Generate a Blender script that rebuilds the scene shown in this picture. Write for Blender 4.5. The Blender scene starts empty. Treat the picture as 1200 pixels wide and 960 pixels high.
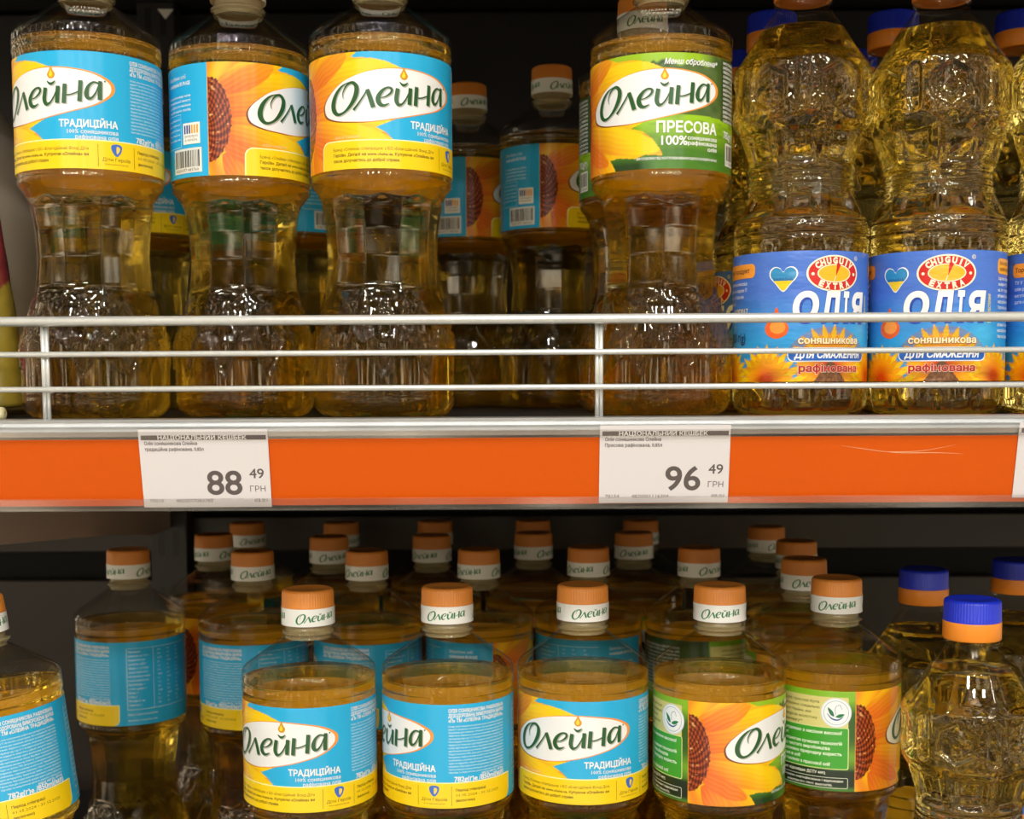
import bpy, bmesh, math, random
import numpy as np
from mathutils import Matrix, Vector
from mathutils.geometry import delaunay_2d_cdt
random.seed(4)
PI = math.pi
scn = bpy.context.scene
col = scn.collection

# ------------------------------------------------------------------ camera
cam = bpy.data.cameras.new('camera'); cam_o = bpy.data.objects.new('camera', cam); col.objects.link(cam_o)
cam.sensor_fit = 'HORIZONTAL'; cam.sensor_width = 36.0
cam.lens = 36.0 * 1515.56 / 1200.0
cam.shift_y = (566.95 - 480.0) / 1200.0
cam_o.matrix_world = Matrix.Rotation(0.0014, 4, 'Z') @ Matrix.Rotation(PI / 2 - 0.076938, 4, 'X') @ Matrix.Rotation(-0.005073, 4, 'Z')
cam.clip_start = 0.02
cam.dof.use_dof = True; cam.dof.focus_distance = 0.68; cam.dof.aperture_fstop = 13.0
scn.camera = cam_o

# ------------------------------------------------------------------ colour management, world, lights
scn.view_settings.view_transform = 'Standard'
scn.view_settings.look = 'None'
scn.view_settings.gamma = 1.0
scn.view_settings.use_curve_mapping = False
scn.view_settings.exposure = 0.0
scn.cycles.max_bounces = 20
scn.cycles.transmission_bounces = 16
scn.cycles.glossy_bounces = 6
scn.cycles.diffuse_bounces = 4
scn.cycles.transparent_max_bounces = 40
scn.cycles.sample_clamp_indirect = 6.0

world = bpy.data.worlds.new('world'); scn.world = world; world.use_nodes = True
wn = world.node_tree.nodes; wl = world.node_tree.links
wbg = wn['Background']; wtc = wn.new('ShaderNodeTexCoord'); wsx = wn.new('ShaderNodeSeparateXYZ'); wr = wn.new('ShaderNodeValToRGB')
wmr = wn.new('ShaderNodeMapRange'); wmr.inputs['From Min'].default_value = -1.0
wl.new(wtc.outputs['Generated'], wsx.inputs[0]); wl.new(wsx.outputs['Z'], wmr.inputs['Value']); wl.new(wmr.outputs[0], wr.inputs[0]); wl.new(wr.outputs[0], wbg.inputs[0])
els = wr.color_ramp.elements
els[0].position = 0.30; els[0].color = (0.26, 0.235, 0.20, 1)
els[1].position = 0.98; els[1].color = (0.34, 0.32, 0.29, 1)
for p_, c_ in ((0.50, (0.50, 0.45, 0.37, 1)), (0.62, (0.42, 0.39, 0.33, 1)), (0.84, (0.36, 0.34, 0.30, 1))):
    e = els.new(p_); e.color = c_
# patchy noise for the unseen aisle and ceiling, bright spots added for oil sparkle
wnz = wn.new('ShaderNodeTexNoise'); wnz.inputs['Scale'].default_value = 15.0; wnz.inputs['Detail'].default_value = 3.0
wcr = wn.new('ShaderNodeValToRGB'); wmx = wn.new('ShaderNodeMix'); wmx.data_type = 'RGBA'; wmx.blend_type = 'MULTIPLY'; wmx.inputs[0].default_value = 1.0
wcr.color_ramp.elements[0].position = 0.45; wcr.color_ramp.elements[0].color = (0.08, 0.09, 0.07, 1); wcr.color_ramp.elements[1].position = 0.70; wcr.color_ramp.elements[1].color = (9.0, 8.6, 7.6, 1); e = wcr.color_ramp.elements.new(0.555); e.color = (1.1, 1.0, 0.85, 1)
wl.new(wtc.outputs['Generated'], wnz.inputs['Vector']); wl.new(wnz.outputs['Fac'], wcr.inputs[0])
wl.new(wr.outputs[0], wmx.inputs[6]); wl.new(wcr.outputs[0], wmx.inputs[7]); wl.new(wmx.outputs[2], wbg.inputs[0])
wbg.inputs[1].default_value = 1.5

def area_light(name, loc, target, sx, sy, power, color=(1, 0.95, 0.86), shape='RECTANGLE'):
    l = bpy.data.lights.new(name, 'AREA'); l.shape = shape; l.size = sx; l.size_y = sy; l.energy = power; l.color = color
    o = bpy.data.objects.new(name, l); col.objects.link(o); o.location = loc
    d = Vector(target) - Vector(loc); o.rotation_euler = d.to_track_quat('-Z', 'Y').to_euler()
    return o
# rows of ceiling spots over the aisle
for ry, rz, n_, sp, rp in ((-0.70, 1.55, 7, 0.36, 2.0), (-1.45, 1.55, 7, 0.42, 4.6), (-2.4, 1.5, 7, 0.5, 3.4), (-3.6, 1.45, 6, 0.7, 4.0)):
    for k in range(n_):
        lx = (k - (n_ - 1) / 2) * sp + 0.09 * math.sin(k * 2.3 + ry * 5)
        lo = area_light('ceiling_spot', (lx, ry + 0.05 * (k % 2), rz), (lx * 0.3, 0.75, -0.12), 0.10, 0.10, rp, (1, 0.975, 0.935), 'DISK')

# ------------------------------------------------------------------ materials
def lin(c):
    c = np.asarray(c, float) / 255.0
    return np.where(c <= 0.04045, c / 12.92, ((c + 0.055) / 1.055) ** 2.4)
def L4(c): return tuple(lin(c)) + (1.0,)
def new_mat(name):
    m = bpy.data.materials.new(name); m.use_nodes = True
    return m, m.node_tree.nodes, m.node_tree.links
def principled(name, c, rough=0.5, metal=0.0, noise=0.0, nscale=40.0, bump=0.0, spec=0.5):
    m, n, l = new_mat(name); b = n['Principled BSDF']
    b.inputs['Roughness'].default_value = rough; b.inputs['Metallic'].default_value = metal
    b.inputs['Base Color'].default_value = L4(c); b.inputs['Specular IOR Level'].default_value = spec
    if noise or bump:
        tc = n.new('ShaderNodeTexCoord'); nz = n.new('ShaderNodeTexNoise'); nz.inputs['Scale'].default_value = nscale
        l.new(tc.outputs['Object'], nz.inputs['Vector'])
        if noise:
            mx = n.new('ShaderNodeMix'); mx.data_type = 'RGBA'
            k = L4(c); mx.inputs[6].default_value = tuple(v * (1 - noise) for v in k[:3]) + (1,); mx.inputs[7].default_value = tuple(min(1, v * (1 + noise)) for v in k[:3]) + (1,)
            l.new(nz.outputs['Fac'], mx.inputs[0]); l.new(mx.outputs[2], b.inputs['Base Color'])
        if bump:
            bp = n.new('ShaderNodeBump'); bp.inputs['Strength'].default_value = bump; bp.inputs['Distance'].default_value = 0.001
            l.new(nz.outputs['Fac'], bp.inputs['Height']); l.new(bp.outputs[0], b.inputs['Normal'])
    return m
def print_mat(name, rough=0.3, aniso=0.0, bump=0.0, spec=0.5):
    """printed film: colours from the print layer, plain pale reverse side"""
    m, n, l = new_mat(name); b = n['Principled BSDF']
    at = n.new('ShaderNodeAttribute'); at.attribute_name = 'print'
    g = n.new('ShaderNodeNewGeometry'); mx = n.new('ShaderNodeMix'); mx.data_type = 'RGBA'
    l.new(g.outputs['Backfacing'], mx.inputs[0]); l.new(at.outputs['Color'], mx.inputs[6]); mx.inputs[7].default_value = L4((240, 230, 208))
    l.new(mx.outputs[2], b.inputs['Base Color'])
    b.inputs['Roughness'].default_value = rough; b.inputs['Specular IOR Level'].default_value = spec
    if aniso:
        b.inputs['Anisotropic'].default_value = aniso; b.inputs['Anisotropic Rotation'].default_value = 0.25
        t = n.new('ShaderNodeTangent'); t.direction_type = 'RADIAL'; t.axis = 'Z'; l.new(t.outputs[0], b.inputs['Tangent'])
    if bump:
        tc = n.new('ShaderNodeTexCoord'); nz = n.new('ShaderNodeTexNoise'); nz.inputs['Scale'].default_value = 60; nz.inputs['Detail'].default_value = 3
        mp = n.new('ShaderNodeMapping'); mp.inputs['Scale'].default_value = (0.5, 0.5, 1.6)
        l.new(tc.outputs['Object'], mp.inputs[0]); l.new(mp.outputs[0], nz.inputs['Vector'])
        bp = n.new('ShaderNodeBump'); bp.inputs['Strength'].default_value = bump; bp.inputs['Distance'].default_value = 0.003
        l.new(nz.outputs['Fac'], bp.inputs['Height']); l.new(bp.outputs[0], b.inputs['Normal'])
    return m
def film_mat(name, tint, rough=0.02, base=0.03, edge=0.55):
    """thin clear plastic wall"""
    m, n, l = new_mat(name); n.remove(n['Principled BSDF']); out = n['Material Output']
    tr = n.new('ShaderNodeBsdfTransparent'); tr.inputs[0].default_value = tint + (1,)
    gl = n.new('ShaderNodeBsdfGlossy'); gl.inputs['Roughness'].default_value = rough
    lw = n.new('ShaderNodeLayerWeight'); lw.inputs[0].default_value = 0.5
    pw = n.new('ShaderNodeMath'); pw.operation = 'POWER'; pw.inputs[1].default_value = 3.0
    ma = n.new('ShaderNodeMath'); ma.operation = 'MULTIPLY_ADD'; ma.inputs[1].default_value = edge; ma.inputs[2].default_value = base
    mx = n.new('ShaderNodeMixShader')
    l.new(lw.outputs['Facing'], pw.inputs[0]); l.new(pw.outputs[0], ma.inputs[0]); l.new(ma.outputs[0], mx.inputs[0])
    l.new(tr.outputs[0], mx.inputs[1]); l.new(gl.outputs[0], mx.inputs[2]); l.new(mx.outputs[0], out.inputs[0])
    return m
def oil_mat(name, tint, sig, clear=0.4):
    m, n, l = new_mat(name); n.remove(n['Principled BSDF']); out = n['Material Output']
    g = n.new('ShaderNodeBsdfGlass'); g.inputs['IOR'].default_value = 1.42; g.inputs['Roughness'].default_value = 0.0; g.inputs['Color'].default_value = tint + (1,)
    t = n.new('ShaderNodeBsdfTransparent'); t.inputs[0].default_value = tint + (1,); ms = n.new('ShaderNodeMixShader'); ms.inputs[0].default_value = clear
    l.new(g.outputs[0], ms.inputs[1]); l.new(t.outputs[0], ms.inputs[2]); l.new(ms.outputs[0], out.inputs['Surface'])
    v = n.new('ShaderNodeVolumeAbsorption'); dens = max(sig); v.inputs['Color'].default_value = tuple(1 - q / dens for q in sig) + (1,); v.inputs['Density'].default_value = dens
    l.new(v.outputs[0], out.inputs['Volume'])
    return m
def frosted_mat(name, c, clear):
    m, n, l = new_mat(name); b = n['Principled BSDF']; b.inputs['Base Color'].default_value = L4(c); b.inputs['Roughness'].default_value = 0.15
    t = n.new('ShaderNodeBsdfTransparent'); t.inputs[0].default_value = (0.93, 0.9, 0.82, 1); ms = n.new('ShaderNodeMixShader'); ms.inputs[0].default_value = clear
    l.new(b.outputs[0], ms.inputs[1]); l.new(t.outputs[0], ms.inputs[2]); l.new(ms.outputs[0], n['Material Output'].inputs[0]); return m
M = dict(
    pet=film_mat('clear_pet', (0.975, 0.965, 0.93)),
    oil=oil_mat('amber_oil', (1.0, 0.985, 0.93), (0.25, 4.9, 34.0), 0.42),
    oil_pale=oil_mat('golden_oil', (1.0, 0.99, 0.94), (0.2, 3.0, 20.0), 0.06),
    print=print_mat('label_print', 0.36, 1.0), print_film=print_mat('label_film_print', 0.3, 0.3, 0.5),
    band=print_mat('band_print', 0.35), paper=print_mat('paper_print', 0.55, spec=0.35),
    cap=principled('orange_cap_plastic', (228, 141, 56), 0.38), cap_blue=principled('blue_cap_plastic', (32, 52, 205), 0.35),
    ring=principled('orange_ring_plastic', (240, 142, 40), 0.35),
    chrome=principled('galvanised_wire', (222, 224, 222), 0.3, 0.55, 0.1, 120.0, 0.12),
    steel=principled('shelf_steel', (205, 206, 206), 0.3, 0.85, 0.12, 30.0),
    orange=principled('orange_strip', (208, 84, 0), 0.35, 0.0, 0.03, 8.0, spec=0.3),
    white=principled('white_sticker', (225, 222, 215), 0.6), code=principled('date_code_ink', (214, 206, 188), 0.6),
    neck=frosted_mat('frosted_neck', (206, 192, 150), 0.62),
    scratch=principled('scratched_plastic', (240, 176, 130), 0.4),
    clear=film_mat('clear_rail_lip', (0.96, 0.95, 0.94), 0.12, 0.16, 0.7),
    board=principled('dark_shelf_board', (30, 27, 27), 0.5, 0.0, 0.1, 12.0),
    back=principled('dark_back_panel', (28, 24, 29), 0.45, 0.0, 0.08, 10.0),
    back_brown=principled('brown_back_panel', (46, 37, 31), 0.4, 0.0, 0.08, 10.0),
    slot=principled('dark_slot', (8, 8, 9), 0.8),
    bracket=principled('bracket_steel', (186, 162, 146), 0.5, 0.0),
    beige=principled('beige_plastic', (150, 138, 124), 0.5, 0.0, 0.06, 15.0), cream=principled('cream_plastic', (214, 205, 160), 0.45),
)

def slotted_mat(name, c):
    m, n, l = new_mat(name); b = n['Principled BSDF']; b.inputs['Roughness'].default_value = 0.45
    tc = n.new('ShaderNodeTexCoord'); sp = n.new('ShaderNodeSeparateXYZ'); l.new(tc.outputs['Object'], sp.inputs[0])
    def mth(op, a, v=None):
        q = n.new('ShaderNodeMath'); q.operation = op; l.new(a, q.inputs[0])
        if v is not None: q.inputs[1].default_value = v
        return q.outputs[0]
    ax = mth('COMPARE', mth('ABSOLUTE', sp.outputs['X']), 0.0065); ax.node.inputs[2].default_value = 0.0028
    az = mth('LESS_THAN', mth('FRACT', mth('MULTIPLY', sp.outputs['Z'], 20.0)), 0.45)
    k = n.new('ShaderNodeMath'); k.operation = 'MULTIPLY'; l.new(ax, k.inputs[0]); l.new(az, k.inputs[1])
    mx = n.new('ShaderNodeMix'); mx.data_type = 'RGBA'; mx.inputs[6].default_value = L4(c); mx.inputs[7].default_value = L4((6, 6, 6)); l.new(k.outputs[0], mx.inputs[0]); l.new(mx.outputs[2], b.inputs['Base Color'])
    return m
M['upright'] = slotted_mat('slotted_upright', (40, 36, 38))

# ------------------------------------------------------------------ object helpers
def link(name, me, parent=None, mats=()):
    for m in mats: me.materials.append(m)
    o = bpy.data.objects.new(name, me); col.objects.link(o)
    if parent: o.parent = parent
    return o
def empty(name, label, cat, loc=(0, 0, 0), group=None):
    o = bpy.data.objects.new(name, None); col.objects.link(o); o.location = loc; o.empty_display_size = 0.02
    o['label'] = label; o['category'] = cat
    if group: o['group'] = group
    return o
def mesh_np(name, V, F, colors=None, smooth=True):
    """V (n,3), F (m,k) with k = 3 or 4"""
    V = np.ascontiguousarray(V, np.float32); F = np.asarray(F, np.int32); k = F.shape[1]
    me = bpy.data.meshes.new(name); me.vertices.add(len(V)); me.vertices.foreach_set('co', V.ravel())
    me.loops.add(F.size); me.loops.foreach_set('vertex_index', F.ravel())
    me.polygons.add(len(F)); me.polygons.foreach_set('loop_start', np.arange(0, F.size, k, dtype=np.int32))
    me.polygons.foreach_set('loop_total', np.full(len(F), k, np.int32))
    me.update(calc_edges=True); me.validate()
    if smooth: me.polygons.foreach_set('use_smooth', np.ones(len(me.polygons), bool))
    if colors is not None:
        a = me.color_attributes.new('print', 'FLOAT_COLOR', 'POINT')
        a.data.foreach_set('color', np.ascontiguousarray(np.c_[colors, np.ones(len(colors))], np.float32).ravel())
    return me
def mesh_bm(name, bm, smooth=False):
    bmesh.ops.recalc_face_normals(bm, faces=bm.faces)
    me = bpy.data.meshes.new(name); bm.to_mesh(me); bm.free()
    if smooth: me.polygons.foreach_set('use_smooth', np.ones(len(me.polygons), bool))
    return me
def grid_faces(nu, nv, wrap):
    """rows nv, columns nu"""
    i = np.arange(nu if wrap else nu - 1); j = np.arange(nv - 1)
    I, J = np.meshgrid(i, j); I2 = (I + 1) % nu
    return np.stack([J * nu + I, J * nu + I2, (J + 1) * nu + I2, (J + 1) * nu + I], -1).reshape(-1, 4)
def box(bm, x0, x1, y0, y1, z0, z1, bev=0.0):
    r = bmesh.ops.create_cube(bm, size=1.0, matrix=Matrix.Translation(((x0 + x1) / 2, (y0 + y1) / 2, (z0 + z1) / 2)) @ Matrix.Diagonal((x1 - x0, y1 - y0, z1 - z0, 1)))
    if bev:
        es = list({e for v in r['verts'] for e in v.link_edges})
        bmesh.ops.bevel(bm, geom=es, offset=bev, segments=2, affect='EDGES', profile=0.5)
def rod(bm, p, q, r, n=16):
    p = Vector(p); q = Vector(q); d = q - p
    m = Matrix.Translation((p + q) / 2) @ d.to_track_quat('Z', 'Y').to_matrix().to_4x4()
    bmesh.ops.create_cone(bm, cap_ends=True, segments=n, radius1=r, radius2=r, depth=d.length, matrix=m)
def extrude_profile(bm, pts, x0, x1):
    """closed (y, z) outline swept along X"""
    a = [bm.verts.new((x0, y, z)) for y, z in pts]; b = [bm.verts.new((x1, y, z)) for y, z in pts]
    n = len(pts)
    for i in range(n): bm.faces.new((a[i], a[(i + 1) % n], b[(i + 1) % n], b[i]))
    bm.faces.new(a[::-1]); bm.faces.new(b)

# ------------------------------------------------------------------ print layout (flat drawing in millimetres)
_font_cache = {}
def glyphs(s, bold=0.0, shear=0.0, res=2):
    k = (s, bold, shear, res)
    if k in _font_cache: return _font_cache[k]
    cu = bpy.data.curves.new('text', 'FONT'); cu.body = s; cu.size = 1.0; cu.offset = bold; cu.shear = shear; cu.resolution_u = res; cu.fill_mode = 'NONE'
    o = bpy.data.objects.new('text', cu); col.objects.link(o)
    dg = bpy.context.evaluated_depsgraph_get(); ev = o.evaluated_get(dg); me = ev.to_mesh()
    V = [Vector((v.co.x, v.co.y)) for v in me.vertices]; E = [tuple(e_.vertices) for e_ in me.edges]
    ev.to_mesh_clear(); bpy.data.objects.remove(o); bpy.data.curves.remove(cu)
    if not E: r = (np.zeros((0, 2)), np.zeros((0, 3), int))
    else:
        # walk the outlines, then keep the triangles inside them (non-zero winding)
        nb = {}
        for a, b in E: nb.setdefault(a, []).append(b); nb.setdefault(b, []).append(a)
        seen = set(); loops = []
        for a in sorted(nb):
            if a in seen: continue
            lp = [a]; seen.add(a); cur = a + 1 if a + 1 in nb[a] else nb[a][0]
            while cur not in seen:
                lp.append(cur); seen.add(cur); nx = [q for q in nb[cur] if q not in seen]
                if not nx: break
                cur = nx[0]
            loops.append(lp)
        Vn = np.array([(v.x, v.y) for v in V])
        if bold:
            sa = lambda q: 0.5 * np.sum(q[:, 0] * np.roll(q[:, 1], -1) - np.roll(q[:, 0], -1) * q[:, 1])
            bbs = [np.r_[Vn[lp].min(0), Vn[lp].max(0)] for lp in loops]; ars = [sa(Vn[lp]) for lp in loops]; sgs = []
            for bi in bbs:   # outermost outline round this one tells which side is ink
                k_ = max((k for k, bk in enumerate(bbs) if bk[0] <= bi[0] and bk[1] <= bi[1] and bk[2] >= bi[2] and bk[3] >= bi[3]), key=lambda k: abs(ars[k])); sgs.append(1.0 if ars[k_] > 0 else -1.0)
            V2 = Vn.copy()
            for lp, sg in zip(loops, sgs):
                q = Vn[lp]; e1 = q - np.roll(q, 1, 0); e2 = np.roll(q, -1, 0) - q
                n1 = np.c_[e1[:, 1], -e1[:, 0]]; n2 = np.c_[e2[:, 1], -e2[:, 0]]; l1 = np.linalg.norm(n1, axis=1)[:, None]; l2 = np.linalg.norm(n2, axis=1)[:, None]
                n1 = np.where(l1 > 1e-7, n1 / np.maximum(l1, 1e-7), n2 / np.maximum(l2, 1e-7)); n2 = np.where(l2 > 1e-7, n2 / np.maximum(l2, 1e-7), n1)
                m = n1 + n2; m2 = np.sum(m * m, 1)[:, None]; V2[lp] = q + sg * bold * m * 2 / np.maximum(m2, 1.2)
            Vn = V2; V = [Vector(p) for p in Vn]
        vo, eo, fo, _, _, _ = delaunay_2d_cdt(V, E, [], 0, 1e-5)
        P = np.array([(v.x, v.y) for v in vo]); T = np.array([f for f in fo if len(f) == 3], int)
        ce = P[T].mean(1); wn_ = np.zeros(len(ce), int)
        for lp in loops:
            q = Vn[lp]; q2 = np.roll(q, -1, 0)
            for (x0, y0), (x1, y1) in zip(q, q2):
                if y0 == y1: continue
                side = (x1 - x0) * (ce[:, 1] - y0) - (ce[:, 0] - x0) * (y1 - y0)
                wn_ += ((y0 <= ce[:, 1]) & (y1 > ce[:, 1]) & (side > 0)).astype(int) - ((y0 > ce[:, 1]) & (y1 <= ce[:, 1]) & (side < 0)).astype(int)
        r = (P, T[wn_ != 0])
    _font_cache[k] = r
    return r
_H = None
def cap_h():
    global _H
    if _H is None: _H = glyphs('H')[0][:, 1].max()
    return _H
def tri_poly(pts):
    pts = [tuple(p) for p in pts]
    if sum(a[0] * b[1] - b[0] * a[1] for a, b in zip(pts, pts[1:] + pts[:1])) < 0: pts = pts[::-1]
    vo, eo, fo, _, _, src = delaunay_2d_cdt([Vector(p) for p in pts], [], [list(range(len(pts)))], 1, 1e-5)
    return np.array([(v.x, v.y) for v in vo]), np.array([f for f, s_ in zip(fo, src) if len(f) == 3 and len(s_)], int)
def catmull(P, n=8, closed=False):
    P = np.asarray(P, float); N = len(P); out = []
    rng = range(N) if closed else range(N - 1)
    for i in rng:
        if closed: p0, p1, p2, p3 = P[(i - 1) % N], P[i], P[(i + 1) % N], P[(i + 2) % N]
        else: p0, p1, p2, p3 = P[max(i - 1, 0)], P[i], P[i + 1], P[min(i + 2, N - 1)]
        for t in np.arange(n) / n:
            out.append(0.5 * ((2 * p1) + (-p0 + p2) * t + (2 * p0 - 5 * p1 + 4 * p2 - p3) * t * t + (-p0 + 3 * p1 - 3 * p2 + p3) * t ** 3))
    if not closed: out.append(P[-1])
    return np.array(out)
def ellipse(cx, cy, rx, ry, n=48, rot=0.0):
    t = np.linspace(0, 2 * PI, n, endpoint=False); x = rx * np.cos(t); y = ry * np.sin(t); c, s = math.cos(rot), math.sin(rot)
    return np.c_[cx + c * x - s * y, cy + s * x + c * y]
def rrect(x0, x1, y0, y1, r, n=5, corners=(1, 1, 1, 1)):
    P = []
    for (cx, cy, a0), on in zip(((x1 - r, y0 + r, -PI / 2), (x1 - r, y1 - r, 0), (x0 + r, y1 - r, PI / 2), (x0 + r, y0 + r, PI)), corners):
        if on: P += [(cx + r * math.cos(a0 + PI / 2 * i / n), cy + r * math.sin(a0 + PI / 2 * i / n)) for i in range(n + 1)]
        else: P.append((x1 if a0 in (-PI / 2, 0) else x0, y0 if a0 in (-PI / 2, PI) else y1))
    return P
class Sheet:
    """vector print: shapes in mm, stacked in thin layers"""
    def __init__(s): s.parts = []
    def add(s, V, F, c, layer, cut):
        V = np.asarray(V, float); F = np.asarray(F, int)
        if len(F) == 0: return
        if cut:
            bm = bmesh.new(); vs = [bm.verts.new((x, y, 0)) for x, y in V]
            for f in F:
                try: bm.faces.new([vs[i] for i in f])
                except ValueError: pass
            x = math.floor(V[:, 0].min() / 1.5) * 1.5 + 1.5
            while x < V[:, 0].max():
                bmesh.ops.bisect_plane(bm, geom=bm.verts[:] + bm.edges[:] + bm.faces[:], plane_co=(x, 0, 0), plane_no=(1, 0, 0), dist=1e-5); x += 1.5
            bmesh.ops.triangulate(bm, faces=bm.faces); bm.verts.index_update()
            V = np.array([(v.co.x, v.co.y) for v in bm.verts]); F = np.array([[v.index for v in f.verts] for f in bm.faces]); bm.free()
        a, b, c_ = V[F[:, 0]], V[F[:, 1]], V[F[:, 2]]
        ar = (b[:, 0] - a[:, 0]) * (c_[:, 1] - a[:, 1]) - (b[:, 1] - a[:, 1]) * (c_[:, 0] - a[:, 0])
        F = np.where((ar < 0)[:, None], F[:, ::-1], F)
        s.parts.append((V, F, lin(c), layer))
    def poly(s, pts, c, layer, cut=True): s.add(*tri_poly(pts), c, layer, cut)
    def line(s, pts, w, c, layer, closed=False):
        P = np.asarray(pts, float)
        if closed: P = np.vstack([P, P[:1]])
        s.stroke(P, [w] * len(P), c, layer, smooth=False)
    def stroke(s, pts, ws, c, layer, smooth=True, n=6):
        P = np.asarray(pts, float); W = np.asarray(ws, float)
        if smooth:
            Q = catmull(np.c_[P, W], n); P, W = Q[:, :2], np.maximum(Q[:, 2], 0.08)
        T = np.gradient(P, axis=0); T /= np.linalg.norm(T, axis=1)[:, None] + 1e-9
        N = np.c_[-T[:, 1], T[:, 0]]
        Lf, Rt = P + N * W[:, None] / 2, P - N * W[:, None] / 2; k = len(P)
        V = np.vstack([Lf, Rt]); F = []
        for i in range(k - 1): F += [(i, k + i, k + i + 1), (i, k + i + 1, i + 1)]
        s.add(V, np.array(F), c, layer, True)
    def text(s, t, x, y, h, c, layer, w=None, bold=0.0, shear=0.0, align='L', rot=0.0, res=2, cut=None):
        if not t.strip(): return
        V, F = glyphs(t, bold, shear, max(res, 5) if h > 2.4 else res)
        if len(F) == 0: return
        k = h / cap_h(); V = V * k
        x0, x1 = V[:, 0].min(), V[:, 0].max(); V = V - np.array([x0, 0]); ww = x1 - x0
        if w: V = V * np.array([w / ww, 1]); ww = w
        V = V - np.array([{'L': 0, 'R': ww, 'C': ww / 2}[align], 0])
        if rot:
            cr, sr = math.cos(rot), math.sin(rot); V = V @ np.array([[cr, sr], [-sr, cr]])
        s.add(V + np.array([x, y]), F, c, layer, (h > 2.0) if cut is None else cut)
    def arrays(s, gap=0.00006):
        Vs, Fs, Cs, k = [], [], [], 0
        for V, F, c, layer in s.parts:
            Vs.append(np.c_[V, np.full(len(V), layer * gap)]); Fs.append(F + k); Cs.append(np.tile(c, (len(V), 1))); k += len(V)
        return np.vstack(Vs), np.vstack(Fs), np.vstack(Cs)
def wrap(V, R, z0):
    """(x mm, y mm, lift m) -> round the bottle, x = 0 facing -Y"""
    a = V[:, 0] * 0.001 / R; r = R + V[:, 2]
    return np.c_[r * np.sin(a), -r * np.cos(a), z0 + V[:, 1] * 0.001]
def inside(X, Y, poly):
    P = np.asarray(poly, float); r = np.zeros(X.shape, bool); n = len(P); j = n - 1
    for i in range(n):
        xi, yi, xj, yj = P[i][0], P[i][1], P[j][0], P[j][1]
        if yi != yj: r ^= ((yi > Y) != (yj > Y)) & (X < (xj - xi) * (Y - yi) / (yj - yi) + xi)
        j = i
    return r
def round_label(name, R, z0, H, paint, sheet, step=0.42):
    circ = 2 * PI * R * 1000; nu = int(circ / step); nv = int(H / step) + 1
    u = (np.arange(nu) / nu - 0.5) * circ; v = np.linspace(0, H, nv); U, Vv = np.meshgrid(u, v)
    C = paint(U, Vv).reshape(-1, 3)
    G = wrap(np.c_[U.ravel(), Vv.ravel(), np.zeros(U.size)], R, z0); Fq = grid_faces(nu, nv, True)
    Ft = np.vstack([Fq[:, [0, 1, 2]], Fq[:, [0, 2, 3]]])
    if sheet:
        V2, F2, C2 = sheet.arrays(); G2 = wrap(V2, R, z0)
        Ft = np.vstack([Ft, F2 + len(G)]); G = np.vstack([G, G2]); C = np.vstack([C, C2])
    return mesh_np(name, G, Ft, C, smooth=False)
def hash_noise(X, Y, s, seed=0):
    """smooth value noise"""
    rs = np.random.RandomState(seed); T = rs.rand(64, 64); x = X / s; y = Y / s; i = np.floor(x).astype(int); j = np.floor(y).astype(int); f = x - i; g = y - j
    f = f * f * (3 - 2 * f); g = g * g * (3 - 2 * g); t = lambda a, b: T[a % 64, b % 64]
    return (t(i, j) * (1 - f) + t(i + 1, j) * f) * (1 - g) + (t(i, j + 1) * (1 - f) + t(i + 1, j + 1) * f) * g
def mixc(C, c, m): return C * (1 - m[..., None]) + lin(c) * m[..., None]

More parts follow.
